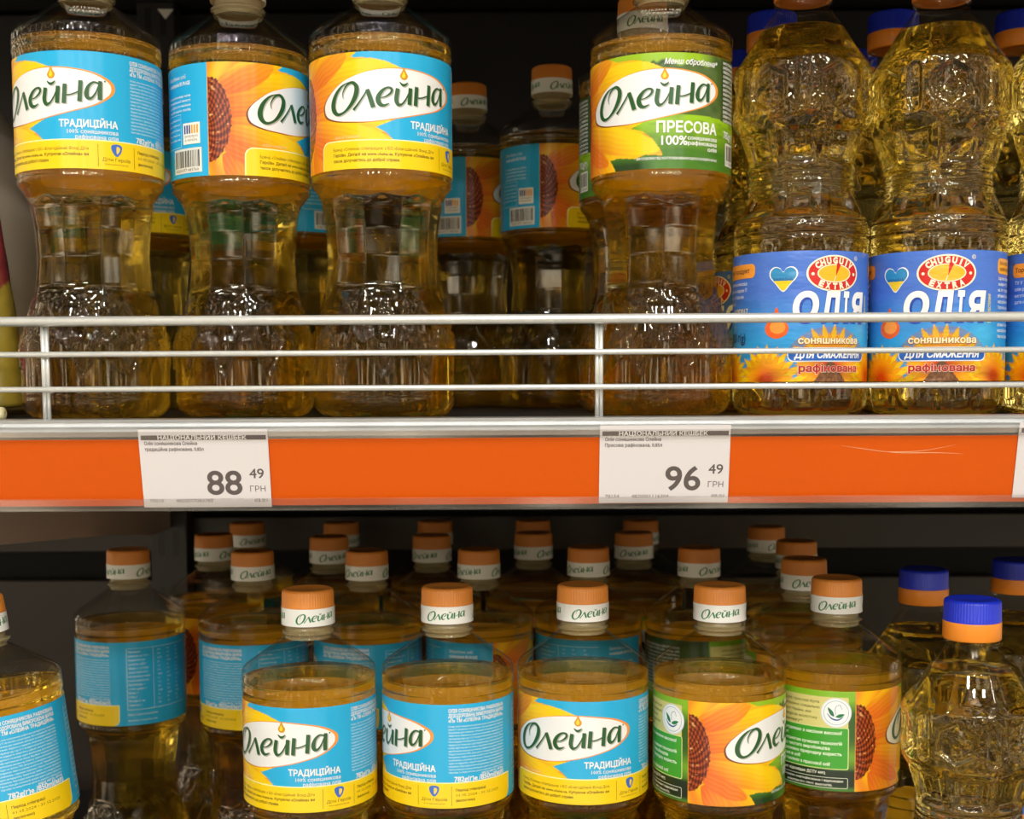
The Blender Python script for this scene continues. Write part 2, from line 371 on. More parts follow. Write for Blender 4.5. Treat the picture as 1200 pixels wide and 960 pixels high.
# ------------------------------------------------------------------ the logo lettering
OVAL = catmull([(-32.3, 31.5), (-30.5, 27.2), (-24, 24.6), (-14, 23.5), (-4, 23.5), (8, 25.3), (20, 28.0), (32, 31.6), (39.5, 36.3), (41.4, 40.2), (39.5, 43.6), (32.8, 46.9), (24.7, 48.6), (14, 49.7), (4, 49.6), (-5, 48.4), (-13, 46.4), (-21, 43.2), (-27.5, 38.6), (-31, 35)], 5, True)
LOGO = [
    ([(-19.8, 35.2), (-20.0, 38.2), (-17.6, 41.8), (-14.6, 42.9), (-12.4, 40.6), (-12.9, 36.4), (-15.6, 31.8), (-19.2, 28.6), (-22.8, 27.6), (-25.4, 29.4), (-26.0, 33.0), (-24.2, 37.6), (-20.6, 41.4), (-16.4, 43.2)],
     [0.2, 0.6, 1.0, 1.5, 2.3, 2.5, 1.9, 1.2, 1.5, 2.5, 2.7, 2.0, 1.0, 0.3]),
    ([(-14.2, 29.2), (-11.6, 32.2), (-8.8, 36.0), (-6.9, 39.0)], [1.3, 1.0, 0.8, 0.7]), ([(-6.9, 39.2), (-5.4, 35.0), (-3.9, 30.2)], [2.0, 2.3, 2.3]),
    ([(-1.0, 34.9), (2.2, 35.6), (5.0, 37.6), (5.4, 39.6), (3.2, 40.1), (0.4, 38.2), (-1.4, 35.0), (-0.8, 32.2), (1.4, 31.2), (4.2, 32.4)], [0.4, 0.7, 1.2, 1.3, 1.0, 1.7, 2.4, 2.3, 1.4, 0.4]),
    ([(8.6, 40.0), (8.1, 37.0), (7.8, 34.0), (8.8, 31.9), (10.8, 32.4), (13.0, 35.2), (14.6, 38.6)], [2.1, 2.2, 2.2, 1.8, 1.0, 0.8, 0.6]), ([(15.4, 40.6), (15.0, 36.0), (14.7, 32.2)], [2.1, 2.2, 2.2]),
    ([(9.6, 43.2), (11.0, 41.9), (12.4, 41.9), (14.0, 43.2)], [0.4, 1.2, 1.2, 0.4]),
    ([(18.9, 41.6), (18.5, 37.0), (18.1, 32.0)], [2.1, 2.2, 2.2]), ([(18.4, 36.0), (22.0, 36.5), (26.2, 38.2)], [0.7, 0.7, 0.7]), ([(26.6, 43.4), (26.2, 38.0), (25.8, 33.0)], [2.1, 2.2, 2.2]),
    ([(35.2, 42.4), (32.6, 42.8), (30.2, 40.6), (29.2, 37.2), (29.8, 35.0), (31.6, 35.0), (33.6, 37.6), (35.0, 41.0)], [0.8, 1.0, 1.6, 2.3, 1.9, 1.2, 0.8, 0.6]), ([(36.0, 43.6), (35.7, 39.0), (35.6, 34.2)], [1.9, 2.2, 2.2]),
]
def draw_logo(sh, layer, c, dx=0.0, dy=0.0, k=1.0, cx=0.0, cy=0.0, wk=1.0, n=6):
    for P, W in LOGO:
        sh.stroke([((x - 5 + dx) * k + cx, (y - 36.5 + dy) * k + cy) for x, y in P], [w * k * wk for w in W], c, layer, n=n)
WHITE = (236, 236, 235)
def brand_oval(sh):
    sh.poly(OVAL + np.array([-1.0, -0.5]), (120, 60, 20), 1)
    sh.poly((OVAL - np.array([4, 36])) * np.array([1.02, 1.03]) + np.array([5.2, 36.1]), (240, 150, 60), 1.4)
    sh.poly(OVAL, WHITE, 2)
    draw_logo(sh, 3, (176, 178, 170), 0.55, -0.55, 1, 5, 36.5)
    draw_logo(sh, 4, (38, 86, 40), 0, 0, 1, 5, 36.5)
    sh.poly(ellipse(38.3, 43.6, 0.45, 0.45, 10), (38, 86, 40), 4)
    sh.poly(catmull([(11.9, 50.6), (12.9, 48.4), (14.0, 46.4), (13.2, 44.8), (11.9, 44.4), (10.6, 44.8), (9.8, 46.4), (10.9, 48.4)], 4, True), (214, 150, 10), 5)
    sh.poly(catmull([(11.8, 48.4), (12.6, 46.8), (12.4, 45.6), (11.6, 45.2), (10.8, 46.0), (11.2, 47.2)], 4, True), (250, 214, 60), 6)
def lines(sh, x, y, w, h, pitch, rows, c, layer, bold=0.0, res=1):
    for i, t in enumerate(rows):
        if not t: continue
        short = t.endswith('|'); t = t.rstrip('|')
        sh.text(t, x, y - i * pitch, h, c, layer, w=None if short else w, bold=bold, res=res)
def barcode(sh, x0, x1, y0, y1, layer, digits, n=34):
    sh.poly([(x0, y0), (x1, y0), (x1, y1), (x0, y1)], (226, 224, 216), layer)
    rs = random.Random(7); x = x0 + 1.2; W = (x1 - x0 - 2.4) / (n * 2.0)
    while x < x1 - 1.2:
        w = W * rs.choice((1, 1, 2, 3)) * 0.9; sh.poly([(x, y0 + 3.0), (min(x + w, x1 - 1), y0 + 3.0), (min(x + w, x1 - 1), y1 - 1.2), (x, y1 - 1.2)], (30, 30, 30), layer + 1, False); x += w + W * rs.choice((1, 1, 2))
    sh.text(digits, (x0 + x1) / 2, y0 + 0.8, 1.5, (30, 30, 30), layer + 1, w=(x1 - x0) * 0.82, align='C', res=1)

PETALS = [  # base point, tip, half width, yellow share
    ((-46, 46), (-6, 66), 7.0, 0.95), ((-44, 20), (-2, -12), 8.0, 0.75), ((-43, 12), (-30, -14), 7.0, 0.35),
    ((-45, 40), (13.5, 49.5), 9.5, 1.0), ((-43, 33), (2, 36), 6.5, 0.45), ((-42, 26), (8, 21), 6.5, 0.8), ((-43, 22), (10, 10), 7.5, 1.0), ((-44, 44), (-18, 57.5), 6.0, 0.3), ((-44, 15), (-20, 4), 5.0, 0.1)]
def petals(X, Y):
    C = np.tile(lin((238, 140, 36)), X.shape + (1,)); th0 = np.arctan2(Y - 29, X + 62)
    C = mixc(C, (250, 196, 22), np.clip(0.5 + 0.5 * np.sin(th0 * 13 + 0.6), 0, 1) * 0.8)
    for (bx, by), (tx, ty), hw, yl in PETALS:
        L = math.hypot(tx - bx, ty - by); ux, uy = (tx - bx) / L, (ty - by) / L
        t = ((X - bx) * ux + (Y - by) * uy) / L; q = (-(X - bx) * uy + (Y - by) * ux)
        w = hw * np.sqrt(np.clip(np.sin(np.clip(t * 0.92 + 0.08, 0, 1) * PI), 0, 1)); k = np.clip((w - np.abs(q)) / 0.5, 0, 1) * (t > 0) * (t < 1)
        st = 0.5 + 0.5 * np.sin(q * 2.6 + 3 * hash_noise(t * 30, q, 6, 3)); m = np.clip((t * 1.35 + 0.05) * yl + 0.35 * yl * (q / hw) + 0.14 * (st - 0.5), 0, 1)
        P = mixc(np.tile(lin((226, 104, 32)), X.shape + (1,)), (251, 205, 18), m); P = mixc(P, (214, 92, 28), np.clip((np.abs(q) / np.maximum(w, 0.1) - 0.86) * 4, 0, 1) * 0.45 * (1 - t).clip(0, 1))
        C = C * (1 - k[..., None]) + P * k[..., None]
    d = np.hypot(X + 62, Y - 29); C = mixc(C, (206, 84, 24), np.clip((25 - d) / 16, 0, 1) * 0.45)
    # sunflower disc
    e = ((X + 53.4) / 12.5) ** 2 + ((Y - 29) / 22.0) ** 2 + 0.16 * (hash_noise(X, Y, 1.1, 5) - 0.5)
    ang = np.arctan2((Y - 29) * 0.57, X + 53.4 + 6); rr = np.hypot(X + 59.4, (Y - 29) * 0.57)
    seed = 0.5 + 0.5 * np.sin(ang * 26 + rr * 1.0) * np.sin(rr * 2.6 - ang * 9)
    D = mixc(np.tile(lin((84, 24, 12)), X.shape + (1,)), (190, 84, 38), np.clip(seed * 1.6 - 0.55, 0, 1))
    D = mixc(D, (236, 176, 110), np.clip((hash_noise(X, Y, 1.3, 9) - 0.78) * 5, 0, 1))
    k = (e < 1) & (X > -53.4); return np.where(k[..., None], D, C)
TIP = [(-53.6, -1), (-53.6, 60), (-12.2, 60), (-12.2, 58), (-15.6, 55.6), (-4.1, 54.7), (3.0, 53.2), (10.3, 50.4), (12.1, 49.0), (14, 40), (7.3, 24.6), (-2.7, 20.6), (3.0, 17.6), (6.6, 13.4), (7, -1)]
def paint_classic(X, Y):
    C = np.tile(lin((38, 172, 222)), X.shape + (1,))
    k = inside(X, Y, TIP); return np.where(k[..., None], petals(X, Y), C)
TIPG = [(-53.6, -1), (-53.6, 60), (-26, 60), (-18, 57.0), (-13.6, 55.2), (-4, 55.2), (4.0, 53.4), (10.6, 50.6), (12.5, 49.0), (14, 40), (10, 26.2), (2, 24.0), (-6.0, 20.8), (0.5, 19.0), (5.8, 15.0), (9.6, 9.6), (11, 6.5), (2, 7.2), (-3.4, 5.4), (-12, 6.4), (-19, 6.2), (-17, 3.6), (-14.5, -1)]
def paint_pressed(X, Y):
    t = np.clip((Y - 25) / 33, 0, 1)
    C = np.tile(lin((64, 92, 40)), X.shape + (1,))
    C = mixc(C, (104, 124, 70), np.clip(hash_noise(X, Y, 4.5, 11) * 1.2 - 0.35, 0, 1) * 0.8)
    C = mixc(C, (150, 190, 36), np.clip((Y - 52.5 + 1.6 * np.sin(X * 0.4)) * 0.8, 0, 1) * np.clip((40 - np.abs(X - 2)) / 12, 0, 1))
    C = mixc(C, (40, 74, 26), np.exp(-((Y - 52.6 - 0.8 * np.sin(X * 1.3)) / 0.9) ** 2) * np.clip((26 - np.abs(X + 6)) / 8, 0, 1))
    hill = Y < 26.0 + 1.2 * np.sin(X * 0.06)
    g = mixc(np.tile(lin((72, 122, 34)), X.shape + (1,)), (150, 194, 34), np.clip((Y - 9) / 16, 0, 1)); g = mixc(g, (58, 104, 32), np.clip(hash_noise(X * 0.25, Y, 1.6, 2) - 0.45, 0, 1) * 0.9)
    g = mixc(g, (34, 62, 24), np.clip((6.5 - Y) / 4, 0, 1) * np.clip((8 - X) / 10, 0, 1))
    C = np.where(hill[..., None], g, C)
    side = (X > 46) | (X < -104); C = np.where((side & (Y > 26))[..., None], mixc(C, (44, 70, 30), np.full(X.shape, 0.7)), C)
    pan = (X < -53.4) & (X > -105)
    P = mixc(np.tile(lin((52, 92, 30)), X.shape + (1,)), (132, 184, 40), np.clip((Y - 45) / 8, 0, 1)); P = mixc(P, (110, 160, 40), np.exp(-((Y - 20) / 6) ** 2)); P = mixc(P, (30, 44, 24), np.clip((13.5 - Y) / 2, 0, 1))
    P = mixc(P, (70, 120, 36), np.clip((3 - Y) / 2, 0, 1)); C = np.where(pan[..., None], P, C)
    k = inside(X, Y, TIPG); return np.where(k[..., None], petals(X, Y), C)

def classic_sheet():
    sh = Sheet(); Y_ = (246, 208, 22); D = (74, 62, 20); BL = (38, 172, 222); PW = (236, 246, 248)
    brand_oval(sh)
    sh.poly(rrect(-34.4, 93, -0.01, 14.5, 4.5, corners=(1, 0, 1, 0)), (250, 240, 170), 1)
    sh.poly(rrect(-33.8, 92.4, -0.01, 13.9, 4.2, corners=(1, 0, 1, 0)), Y_, 2)
    sh.text('Бренд «Олейна» співпрацює з БО «Благодійний Фонд Діти', -26.5, 9.2, 1.5, D, 3, w=56, bold=0.0, res=1)
    sh.text('Героїв». Деталі на www.oleina.ua. Купуючи «Олейна» ви', -26.5, 6.4, 1.5, D, 3, w=56, bold=0.02, res=1)
    sh.text('також долучаєтесь до доброї справи.', -26.5, 3.5, 1.5, D, 3, w=36, bold=0.02, res=1)
    for x in (33.9, 52.8): sh.poly([(x, 1.4), (x + 0.22, 1.4), (x + 0.22, 12.4), (x, 12.4)], D, 3, False)
    sh.poly(catmull([(40.6, 12.0), (43.3, 12.9), (46.0, 12.0), (45.6, 9.0), (43.3, 6.6), (41.0, 9.0)], 4, True), (64, 110, 196), 3)
    sh.poly(catmull([(43.3, 11.6), (45.0, 11.0), (44.6, 9.2), (43.3, 8.0)], 4, True), (245, 205, 90), 4)
    sh.text('Діти Героїв', 43.3, 4.2, 1.6, D, 3, w=14.5, align='C', res=1); sh.text('благодійний фонд', 43.3, 2.3, 0.7, D, 3, w=12, align='C', res=1)
    sh.text('Період співпраці:', 55.2, 9.4, 1.4, D, 3, w=18, bold=0.02, res=1); sh.text('01.05.2024 - 31.12.2025', 55.2, 6.6, 1.4, D, 3, w=27, res=1); sh.text('(включно)', 55.2, 3.6, 1.4, D, 3, w=11, bold=0.02, res=1)
    sh.text('ТРАДИЦІЙНА', 44.3, 20.6, 3.3, WHITE, 3, w=29, bold=0.03, align='R')
    sh.text('100% соняшникова', 44.3, 17.3, 2.0, WHITE, 3, w=25, bold=0.01, align='R', res=1); sh.text('рафінована олія', 44.3, 14.6, 2.0, WHITE, 3, w=21, bold=0.01, align='R', res=1)
    sh.text('ВОЛОГИ ТА ДОМІШОК', -25, 15.4, 1.1, (250, 220, 170), 3, w=14, res=1)
    # composition block
    lines(sh, 51.5, 53.6, 35.5, 1.9, 2.7, ['ОЛІЯ СОНЯШНИКОВА РАФІНОВАНА', 'ДЕЗОДОРОВАНА ВИМОРОЖЕНА МАРКИ', '«П» ТМ «ОЛЕЙНА ТРАДИЦІЙНА».'], WHITE, 3, 0.03)
    body = ['Склад: олія соняшникова рафінована дезодорована виморожена', 'марки П. Не містить холестерину. Без консервантів і барвників.', 'Призначена для смаження, випікання та заправки салатів. Умови', 'зберігання: зберігати у закритих затемнених приміщеннях при', 'температурі від 0 до 25 С та відносній вологості повітря до 85%.', 'Після відкриття зберігати у щільно закритій пляшці. Строк', 'придатності 18 місяців з дати виробництва. Дата виробництва та', 'номер партії вказані на пляшці. Виробник та адреса потужностей', 'виробництва вказані на етикетці. Країна походження Україна.',
            'Продукт не містить ГМО. Допускається випадання осаду природного', 'походження, який не впливає на якість олії. Перед використанням', 'ознайомтесь з умовами зберігання. Пляшку після використання', 'здати на переробку. Берегти від прямих сонячних променів та', 'нагрівання. Відповідає вимогам державного стандарту України.', 'Гаряча лінія для споживачів працює щодня, дзвінки безкоштовні.', 'Харчова та енергетична цінність вказані у таблиці поруч.']
    lines(sh, 51.5, 45.4, 35.5, 0.95, 1.72, body, (226, 242, 248), 3)
    sh.text('маса нетто, об’єм', 86.5, 17.9, 1.3, WHITE, 3, w=16, bold=0.01, align='R', res=1)
    sh.text('782g(г)e /850ml(мл)', 54.5, 14.9, 2.7, WHITE, 3, w=32.5, bold=0.025, res=1)
    # nutrition table
    sh.line([(98.5, 11), (98.5, 53.5), (119, 53.5)], 0.25, PW, 3); sh.line([(98.5, 11), (119, 11)], 0.25, PW, 3); sh.line([(116.5, 11), (116.5, 53.5)], 0.2, PW, 3)
    sh.line([(-119.5, 53.5), (-92, 53.5)], 0.25, PW, 3); sh.line([(-119.5, 11), (-92, 11)], 0.25, PW, 3)
    tb = ['Поживна', 'цінність на 100 г', 'Енергетична', 'цінність, кДж', 'Жири, г, у тому', 'числі насичені', 'мононенасичені', 'поліненасичені', 'Вуглеводи, г', 'з них цукри, г', 'Білки, г', 'Сіль, г', 'Вітамін Е, мг', 'Омега-6, г']
    for i, t in enumerate(tb):
        sh.text(t, 99.6, 50.6 - i * 2.85, 1.25, PW, 3, res=1)
        for x in (-117.5, -110, -102): sh.text(['100', '3696', '13', '0,0'][(i + int(x)) % 4], x, 50.6 - i * 2.85, 1.25, PW, 3, res=1)
    sh.text('Зберігати у сухому прохолодному місці', 98.5, 7.0, 1.3, PW, 3, w=20.5, res=1); sh.text('www.oleina.ua', 98.5, 3.0, 1.3, PW, 3, w=20, res=1)
    # side panel
    sh.text('Виробник олії', -84, 51, 2.0, PW, 3, w=17, res=1); sh.text('компанія BUNGE', -84, 47.6, 2.0, PW, 3, w=20, bold=0.02, res=1)
    lines(sh, -85, 41.5, 21, 1.3, 2.4, ['Соняшникова олія', 'преміальної якості', 'з добірного насіння', 'українських полів'], PW, 3, 0.01)
    sh.line([(-88, 16), (-72, 16), (-72, 33), (-88, 33)], 0.25, PW, 3, True); lines(sh, -87, 30, 14, 1.1, 2.6, ['Пляшка придатна', 'для вторинної', 'переробки', 'Зберігайте', 'довкілля'], PW, 3)
    sh.poly([(-70.2, 17), (-58.2, 17), (-58.2, 28), (-70.2, 28)], (244, 240, 228), 3)
    for i in range(6): sh.poly([(-69.2 + i * 1.75, 22.4), (-68.1 + i * 1.75, 22.4), (-68.1 + i * 1.75, 26.8), (-69.2 + i * 1.75, 26.8)], (52, 62, 130) if i < 3 else (236, 160, 40), 4, False)
    sh.text('ЗРОБЛЕНО', -64.2, 20.4, 1.1, (70, 70, 70), 4, w=9.4, align='C', res=1); sh.text('В УКРАЇНІ', -64.2, 18.4, 1.1, (70, 70, 70), 4, w=8.6, align='C', res=1)
    barcode(sh, -79.5, -57.4, 2.2, 15.0, 3, '4 820077 083760')
    return sh
def pressed_sheet():
    sh = Sheet(); W = WHITE; brand_oval(sh)
    sh.text('Менш оброблена*', 42.6, 52.2, 2.7, W, 3, w=31, bold=0.02, shear=0.3, align='R')
    sh.text('ПРЕСОВА', 42.2, 18.2, 5.2, W, 3, w=34.5, bold=0.03, align='R')
    sh.text('100%', 10.2, 11.9, 4.4, W, 3, w=13.6, bold=0.02)
    sh.text('соняшникова', 42.4, 14.6, 1.9, W, 3, w=18.6, bold=0.02, align='R', res=1); sh.text('рафінована', 42.4, 12.0, 1.9, W, 3, w=18.4, bold=0.02, align='R', res=1); sh.text('олія', 42.4, 9.3, 1.9, W, 3, w=6.6, bold=0.02, align='R', res=1)
    sh.text('ВИГОТОВЛЕНО ПІД КОНТРОЛЕМ МІЖНАРОДНОГО КОНЦЕРНУ BUNGE', 42.4, 4.5, 1.15, W, 3, w=45, bold=0.02, align='R', res=1)
    for i in range(14): sh.text(['виготовлено', 'рафінована', 'зберігати при', 'соняшникова', 'марки П олія'][i % 5], 48, 55.2 - i * 2.25, 1.5, W, 3, w=13.5, bold=0.02, res=1)
    sh.text('782g(г)', 48.6, 17.6, 3.6, W, 3, w=12.5, bold=0.02, res=1); barcode(sh, 50.6, 61.5, 3.6, 15.4, 3, '11 16304', 18)
    lines(sh, 68, 52, 44, 1.4, 2.5, ['ОЛІЯ СОНЯШНИКОВА РАФІНОВАНА ДЕЗОДОРОВАНА', 'ВИМОРОЖЕНА МАРКИ П ПРЕСОВА. Склад: олія', 'соняшникова. Умови зберігання: зберігати у', 'закритих затемнених приміщеннях при', 'температурі від 0 до 25 С та відносній', 'вологості повітря не більше 85%. Після', 'відкриття зберігати щільно закритою.', 'Строк придатності 18 місяців. Дата та', 'номер партії вказані на пляшці. Країна', 'походження Україна. Виробник вказаний', 'на етикетці. Продукт не містить ГМО.', 'Поживна цінність на 100 г продукту:', 'жири 99,9 г, білки 0 г, вуглеводи 0 г,', 'енергетична цінність 3696 кДж.'], W, 3, 0.01)
    # cream and green side panel
    CR = (216, 206, 128); G = (64, 160, 44)
    sh.poly(rrect(-104, -57.6, 36.6, 54.5, 0.8), CR, 1); sh.poly(rrect(-104, -57.2, 12.6, 37.0, 1.2), (214, 226, 150), 1.2); sh.poly(rrect(-103.5, -57.7, 13.1, 36.6, 1.0), G, 2)
    lines(sh, -96, 50.6, 22, 1.5, 3.1, ['Олія пресова була', 'створена спеціально|', 'для України, яка|', 'зберігає екологічну|', 'рівновагу**|'], (96, 104, 50), 3, 0.01)
    sh.poly(ellipse(-64.5, 45.6, 8.6, 8.6, 40), (214, 222, 226), 3); sh.poly(ellipse(-64.5, 45.6, 8.0, 8.0, 40), (240, 242, 242), 4); sh.line(ellipse(-64.5, 45.6, 6.9, 6.9, 40), 0.3, (150, 170, 190), 5, True)
    sh.poly(catmull([(-69.2, 48.6), (-66.4, 46.4), (-65.6, 43.6), (-67.8, 44.6)], 5, True), (26, 112, 72), 5); sh.poly(catmull([(-59.8, 44.8), (-62.4, 45.0), (-64.8, 43.4), (-62.4, 42.8)], 5, True), (26, 122, 66), 5)
    sh.stroke([(-69.4, 45.0), (-66.8, 42.2), (-63.4, 41.6), (-60.6, 43.4)], [0.3, 0.8, 0.8, 0.3], (40, 90, 150), 5); sh.stroke([(-64.8, 44.6), (-64.9, 48.6), (-62.6, 50.2), (-61.2, 47.6)], [0.3, 0.35, 0.35, 0.3], (150, 160, 170), 5)
    lines(sh, -101, 33.0, 40, 1.7, 3.05, ['Виготовлено з насіння високої', 'якості|', 'За допомогою сучасних технологій', 'більш чистого виробництва|', 'Збережено природну користь', 'насіння в олії|', 'Виготовлено з пресової олії|'], (228, 242, 214), 3, 0.03)
    sh.text('Продукт відповідає ДСТУ 4492', -102, 9.6, 1.5, (226, 226, 208), 3, w=32, bold=0.03, res=1)
    sh.line(rrect(-103.6, -57.6, 1.8, 7.8, 0.8), 0.3, (220, 222, 200), 3, True)
    sh.text('Виробництво сертифіковане і відповідає', -60, 5.4, 1.2, (230, 230, 214), 3, w=42, bold=0.02, align='R', res=1); sh.text('вимогам ISO 14001 (екологія).', -66, 2.9, 1.2, (230, 230, 214), 3, w=28, bold=0.02, align='R', res=1)
    return sh

def flower(C, X, Y, cx, cy, R, n, ph, core=None):
    dx, dy = X - cx, Y - cy; th = np.arctan2(dy, dx); d = np.hypot(dx, dy)
    for k, (ra, sft, yl, og) in enumerate(((R, ph, (252, 206, 22), (222, 84, 10)), (R * 0.82, ph + PI / n, (250, 170, 16), (214, 70, 12)))):
        rr = ra * (0.62 + 0.38 * (1 - np.abs(((th + sft) * n / (2 * PI)) % 1 - 0.5) * 2) ** 0.8)
        t = np.clip(d / ra, 0, 1); P = mixc(np.tile(lin(og), X.shape + (1,)), yl, np.clip((t - 0.18) * 2.1, 0, 1)); P = mixc(P, (214, 100, 10), np.clip((d / np.maximum(rr, 0.1) - 0.9) * 8, 0, 1) * 0.55); P = mixc(P, (226, 120, 14), np.clip(np.sin(th * n * 3) - 0.3, 0, 1) * 0.3)
        C = np.where((d < rr)[..., None], P, C)
    if core:
        C = np.where((d < core)[..., None], mixc(np.tile(lin((86, 44, 20)), X.shape + (1,)), (190, 110, 40), hash_noise(X, Y, 0.8, 4)), C)
    return C
def paint_frying(X, Y):
    C = mixc(np.tile(lin((46, 156, 220)), X.shape + (1,)), (72, 116, 206), np.clip((Y - 20) / 26, 0, 1) ** 1.0)
    C = mixc(C, (70, 190, 236), np.exp(-((X - 26) / 9) ** 2 - ((Y - 24) / 9) ** 2) * 0.7)
    for cx in (-96, -62, 62, 96): C = flower(C, X, Y, cx, 1.5, 19, 20, 0.3)
    C = flower(C, X, Y, 3.5, 7, 23, 22, 0.1); 
    arch = (((X - 4) / 25) ** 2 + ((Y - 8) / 20.5) ** 2 < 1) & (Y > 14); C = np.where(arch[..., None], C * 0.62 + lin((150, 84, 20)) * 0.38, C)
    C = flower(C, X, Y, -31, 0.5, 19, 20, 0.2); C = flower(C, X, Y, 34, 2.5, 17, 18, 0.0)
    pod = (np.abs(X - 3.5) < 9 * np.clip(1 - Y / 12.0, 0, 1)) & (Y < 11); C = np.where(pod[..., None], mixc(np.tile(lin((92, 56, 36)), X.shape + (1,)), (150, 100, 60), hash_noise(X, Y, 1.0, 8)), C)
    return C
def frying_sheet():
    sh = Sheet(); cx, cy = 5.3, 55.6; CRM = (250, 238, 206)
    sh.poly(ellipse(cx, cy, 15.2, 9.4), CRM, 2); sh.poly(ellipse(cx, cy, 14.2, 8.6), (206, 26, 22), 3); sh.poly(ellipse(cx, cy, 9.6, 4.7), CRM, 4); sh.poly(ellipse(cx, cy, 9.0, 4.2), (238, 178, 30), 5)
    sh.poly([(cx + 3.4, cy + 4.6), (cx + 0.4, cy - 1.5), (cx + 0.9, cy + 4.9)], (206, 26, 22), 6); sh.line([(cx - 0.6, cy - 4), (cx + 0.4, cy - 1.2)], 0.35, CRM, 6)
    for t, a0, a1, up in (('CHUGUIV', 142, 38, True), ('EXTRA', 232, 308, False)):
        for i, ch in enumerate(t):
            a = math.radians(a0 + (a1 - a0) * i / (len(t) - 1)); px, py = cx + 11.9 * math.cos(a), cy + 6.6 * math.sin(a)
            tx, ty = -11.9 * math.sin(a), 6.6 * math.cos(a); rot = math.atan2(ty, tx) + (PI if up else 0)
            h = 2.9; sh.text(ch, px + math.sin(rot) * h / 2, py - math.cos(rot) * h / 2, h, CRM, 6, w=0.9 if ch == 'I' else 2.6, bold=0.06, align='C', rot=rot)
    for s_ in (-1, 1): sh.poly(ellipse(cx + s_ * 11.9, cy - 0.3, 0.8, 0.8, 12), CRM, 6)
    sh.line(ellipse(cx + 13.6, cy + 8.0, 1.0, 1.0, 14), 0.25, CRM, 6, True); sh.text('R', cx + 13.6, cy + 7.4, 1.1, CRM, 6, align='C', res=1)
    heart = lambda k: [(-21.6 + k * x, 53.6 + k * y) for x, y in catmull([(0, -6.6), (3.6, -3.0), (6.6, 0.6), (6.4, 3.6), (4.2, 5.2), (1.6, 4.6), (0, 2.8), (-1.6, 4.6), (-4.2, 5.2), (-6.4, 3.6), (-6.6, 0.6), (-3.6, -3.0)], 5, True)]
    sh.poly(heart(1.1), (240, 240, 240), 2); hh = heart(1.0); sh.poly(hh, (44, 138, 190), 3)
    low = [p for p in hh if p[1] < 52.6]; low = sorted(low, key=lambda p: math.atan2(p[1] - 51.5, p[0] + 21.6)); sh.poly(low, (246, 206, 30), 4)
    sh.text('УКРАЇНА', -21.6, 52.0, 1.4, (40, 60, 120), 5, w=10, align='C', res=1)
    for b, c, ly, dx, dy in ((0.085, (30, 70, 170), 2, 0.4, -0.5), (0.045, (245, 243, 238), 3, 0, 0)):
        for ch, x, w in (('О', -16.6, 13.4), ('Л', -2.6, 11.4), ('І', 10.2, 4.4), ('Я', 15.0, 12.0)): sh.text(ch, x + dx, 31.8 + dy, 13.0, c, ly, w=w, bold=b, shear=0.12)
    sh.text('БЕЗ ХОЛЕСТЕРИНУ', 30.4, 30, 1.7, (244, 226, 120), 3, w=15, bold=0.02, rot=PI / 2, res=1)
    drop = lambda k, ox=0: [(-25 + ox + k * x, 29.5 + k * y) for x, y in catmull([(0, 9), (2.2, 4.4), (6.2, -0.6), (5.2, -5.0), (0, -7.2), (-5.2, -5.0), (-6.2, -0.6), (-2.2, 4.4)], 5, True)]
    sh.poly(drop(1.0), (236, 96, 30), 2); sh.poly(drop(0.66, 0.6), (248, 152, 60), 3)
    sh.text('соняшникова', 3.8, 19.4, 3.4, (150, 80, 24), 3, w=35.4, bold=0.06, align='C'); sh.text('соняшникова', 3.8, 19.6, 3.3, (250, 232, 190), 4, w=35, bold=0.03, align='C')
    sh.poly(rrect(-19.2, 27.2, 10.2, 17.6, 3.2), (232, 236, 240), 3); sh.poly(rrect(-18.6, 26.6, 10.8, 17.0, 2.8), (30, 98, 190), 4)
    sh.text('ДЛЯ СМАЖЕННЯ', 3.8, 12.2, 3.4, (245, 245, 245), 5, w=39, bold=0.04, shear=0.15, align='C')
    sh.text('рафінована', 3.8, 5.0, 3.6, (250, 236, 214), 3, w=35, bold=0.06, align='C'); sh.text('рафінована', 3.8, 5.1, 3.5, (200, 24, 18), 4, w=34.4, bold=0.035, align='C')
    sh.poly(rrect(36.0, 74, 55.6, 63.6, 2.4), (246, 176, 50), 2); sh.text('Масова частка жиру', 38, 60.2, 1.9, (70, 60, 60), 3, w=32, res=1); sh.text('олія соняшникова', 38, 57.2, 1.9, (70, 60, 60), 3, w=30, bold=0.02, res=1)
    for i in range(11): sh.text(['Харчова цінність', 'жири 99,9 г', 'на 100 г продукту', 'вітамін Е 60 мг', 'калорійність 899'][i % 5], 36.6, 52.4 - i * 3.0, 1.6, (232, 240, 248), 3, w=16, bold=0.02, res=1)
    sh.poly(rrect(-76, -38.0, 54.6, 62.0, 2.6), (244, 158, 60), 2); sh.text('Торговий продукт', -74, 57.4, 2.2, (70, 50, 50), 3, w=32, bold=0.02, res=1)
    lines(sh, -74, 51, 30, 1.7, 3.4, ['ТУ У 10.4 соняшникова', 'олія рафінована марки П|', 'виготовлено у Харкові|', 'дата на пляшці|'], (220, 228, 244), 3, 0.01)
    sh.text('01082017', -58, 35.6, 3.0, (236, 214, 170), 3, w=15, bold=0.02); sh.text('850 г(g)', -62, 21, 4.6, (20, 30, 60), 3, w=17, bold=0.02); sh.text('0,93 л', -60, 15.4, 2.4, (20, 30, 60), 3, w=10, res=1)
    lines(sh, 80, 52, 28, 1.6, 3.0, ['Зберігати у темному місці', 'при температурі до 25 С', 'Строк придатності', 'два роки з дати', 'виготовлення', 'Країна походження', 'Україна'], (220, 228, 244), 3)
    return sh

